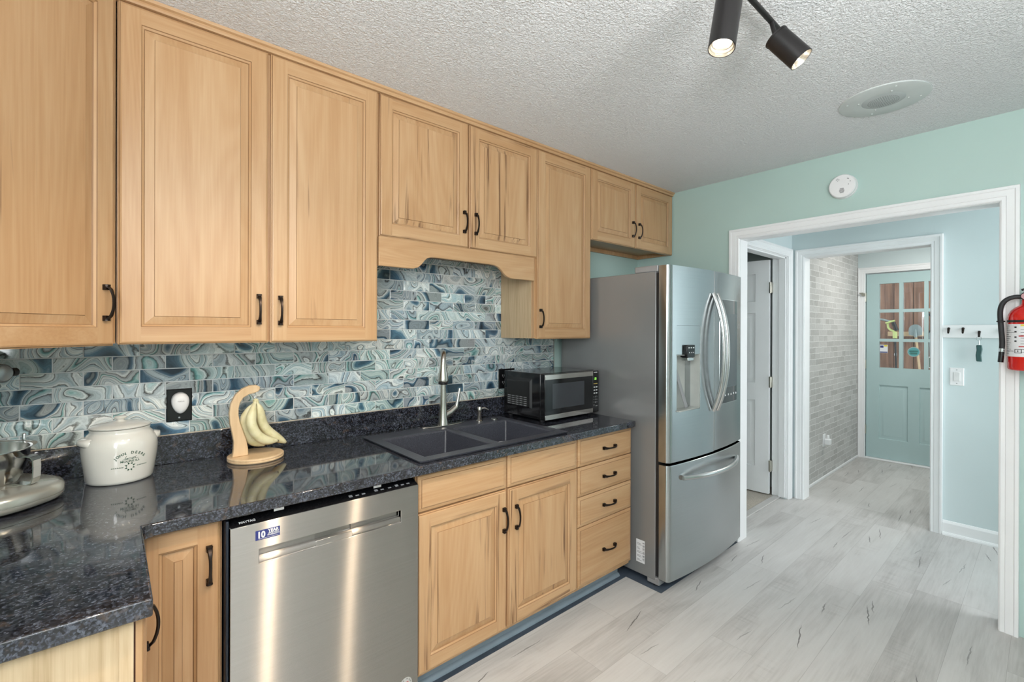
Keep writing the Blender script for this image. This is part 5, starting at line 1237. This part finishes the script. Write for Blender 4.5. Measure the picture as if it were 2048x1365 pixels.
# plug-in on the brick
rt_ = thing('plug_in_freshener', (5.21, BY, 0.365), 'white plug in on the grey brick wall near the floor', 'plug-in')
MB().box(5.165, 5.240, BY-0.008, BY, 0.305, 0.425).build('plate', M['whiteplastic'], rt_, bevel=0.003)
MB().box(5.18, 5.235, BY-0.06, BY-0.008, 0.325, 0.385).build('body', M['whiteplastic'], rt_, bevel=0.012, seg=4)
MB().lathe([(0.014, 0), (0.012, 0.03), (0.008, 0.034)], (5.205, BY-0.035, 0.385), n=18).build('bottle', M['whiteplastic'], rt_, smooth=50)

# ================================================================= FIRE EXTINGUISHER
EX, EY, EZ = 3.098, -2.100, 1.243
rt_ = thing('fire_extinguisher', (EX, EY, EZ), 'red fire extinguisher on the wall at the right of the opening', 'fire extinguisher')
ER = 0.064
MB().lathe([(0.055, 0), (0.061, 0.003), (ER, 0.010), (ER, 0.235), (0.0615, 0.252), (0.053, 0.270), (0.040, 0.284), (0.026, 0.292), (0.0195, 0.300), (0.019, 0.318)], (EX, EY, EZ), n=56).build('cylinder', M['red'], rt_, smooth=50)
MB().lathe([(0.021, 0), (0.021, 0.016), (0.016, 0.018), (0.016, 0.045)], (EX, EY, EZ+0.318), n=24).build('valve', M['chrome'], rt_, smooth=40)
MB().lathe([(0.017, 0), (0.017, 0.012), (0.014, 0.014)], (EX-0.010, EY+0.004, EZ+0.333), (-0.9, 0.2, 0), n=28).build('gauge', M['blackmatte'], rt_, smooth=40)
MB().lathe([(0.0135, 0.0141), (0.0135, 0.0146)], (EX-0.010, EY+0.004, EZ+0.333), (-0.9, 0.2, 0), n=24).build('gauge_face', plain('pink gauge face', (0.6, 0.35, 0.38), 0.4), rt_)
MB().tube([(EX, EY+0.02, EZ+0.362), (EX, EY-0.03, EZ+0.375), (EX, EY-0.12, EZ+0.392)], 0.010, n=10, flat=0.5).tube([(EX, EY+0.01, EZ+0.340), (EX, EY-0.04, EZ+0.338), (EX, EY-0.11, EZ+0.322)], 0.010, n=10, flat=0.5).build('lever', M['blackmatte'], rt_, smooth=60)
def arcpatch(b, a0, a1, z0, z1, r_, n=24):
    for k in range(n):
        a, c = a0+(a1-a0)*k/n, a0+(a1-a0)*(k+1)/n
        q = lambda t_, z: (EX+r_*math.cos(t_), EY+r_*math.sin(t_), EZ+z)
        b.quad(q(a, z0), q(c, z0), q(c, z1), q(a, z1))
b = MB(); arcpatch(b, PI*0.40, PI*1.5, 0.062, 0.208, ER+0.0006); lab = b.build('label', M['paper'], rt_, smooth=40)
b = MB(); arcpatch(b, PI*0.90, PI*1.45, 0.198, 0.206, ER+0.0010, 14); b.build('label_band', M['yellow_ink'], rt_, parent=lab)
b = MB()
for k in range(14): arcpatch(b, PI*0.52, PI*(0.66+0.03*(k % 3)), 0.075+k*0.0095, 0.0765+k*0.0095, ER+0.0010, 6)
for k in range(9): arcpatch(b, PI*0.90, PI*(1.10+0.04*(k % 3)), 0.082+k*0.0125, 0.0835+k*0.0125, ER+0.0010, 8)
arcpatch(b, PI*0.55, PI*0.78, 0.0855, 0.0872, ER+0.0012, 6); arcpatch(b, PI*0.55, PI*0.80, 0.170, 0.1712, ER+0.0012, 6)
for z in (0.190, 0.170, 0.146, 0.128): arcpatch(b, PI*0.795, PI*0.835, z, z+0.007, ER+0.0011, 3)
for (a0, a1, z0, z1) in ((0.80, 0.92, 0.078, 0.0798), (0.80, 0.92, 0.094, 0.0958), (0.80, 0.812, 0.078, 0.0958), (0.908, 0.92, 0.078, 0.0958), (0.85, 0.865, 0.083, 0.091)): arcpatch(b, PI*a0, PI*a1, z0, z1, ER+0.0012, 3)
b.build('label_print', M['ink'], rt_, parent=lab)
b = MB(); arcpatch(b, PI*0.87, PI*0.95, 0.152, 0.157, ER+0.0012, 3); arcpatch(b, PI*0.87, PI*0.96, 0.105, 0.110, ER+0.0012, 3); b.build('red_marks', M['red_ink'], rt_, parent=lab)
# hose down the left side with strap, crimp and tip
hb_ = [(EX-0.008, EY+0.016, EZ+0.330), (EX-0.012, EY+0.040, EZ+0.331), (EX-0.014, EY+0.064, EZ+0.320), (EX-0.016, EY+0.079, EZ+0.298), (EX-0.016, EY+0.085, EZ+0.262), (EX-0.014, EY+0.0825, EZ+0.20), (EX-0.012, EY+0.0785, EZ+0.13), (EX-0.012, EY+0.0795, EZ+0.09)]
hz = MB().tube(interp(hb_, 40), 0.0098, n=14).build('hose', M['rubber'], rt_, smooth=60)
MB().tube([hb_[0], hb_[1]], 0.0075, n=14).build('hose_coupling', M['chrome'], rt_, smooth=60)
MB().tube([(EX-0.012, EY+0.0793, EZ+0.097), (EX-0.012, EY+0.0798, EZ+0.082)], 0.0108, n=16).build('hose_crimp', M['chrome'], rt_, parent=hz, smooth=50)
MB().tube([(EX-0.012, EY+0.0797, EZ+0.086), (EX-0.013, EY+0.0835, EZ+0.033)], 0.0098, n=16).build('nozzle', M['blackgloss'], rt_, parent=hz, smooth=50)
b = MB(); arcpatch(b, 0, 2*PI, 0.216, 0.226, ER+0.0014, 48)
b.tube([(EX-0.014+0.0115*math.cos(a), EY+0.083+0.0115*math.sin(a), EZ+0.221) for a in [2*PI*k/20 for k in range(21)]], 0.0032, n=8); b.build('strap', M['blackmatte'], rt_, smooth=50)
MB().box(EX+ER-0.004, XF, EY-0.02, EY+0.02, EZ+0.05, EZ+0.30).build('wall_bracket', M['blackmatte'], rt_, bevel=0.003)
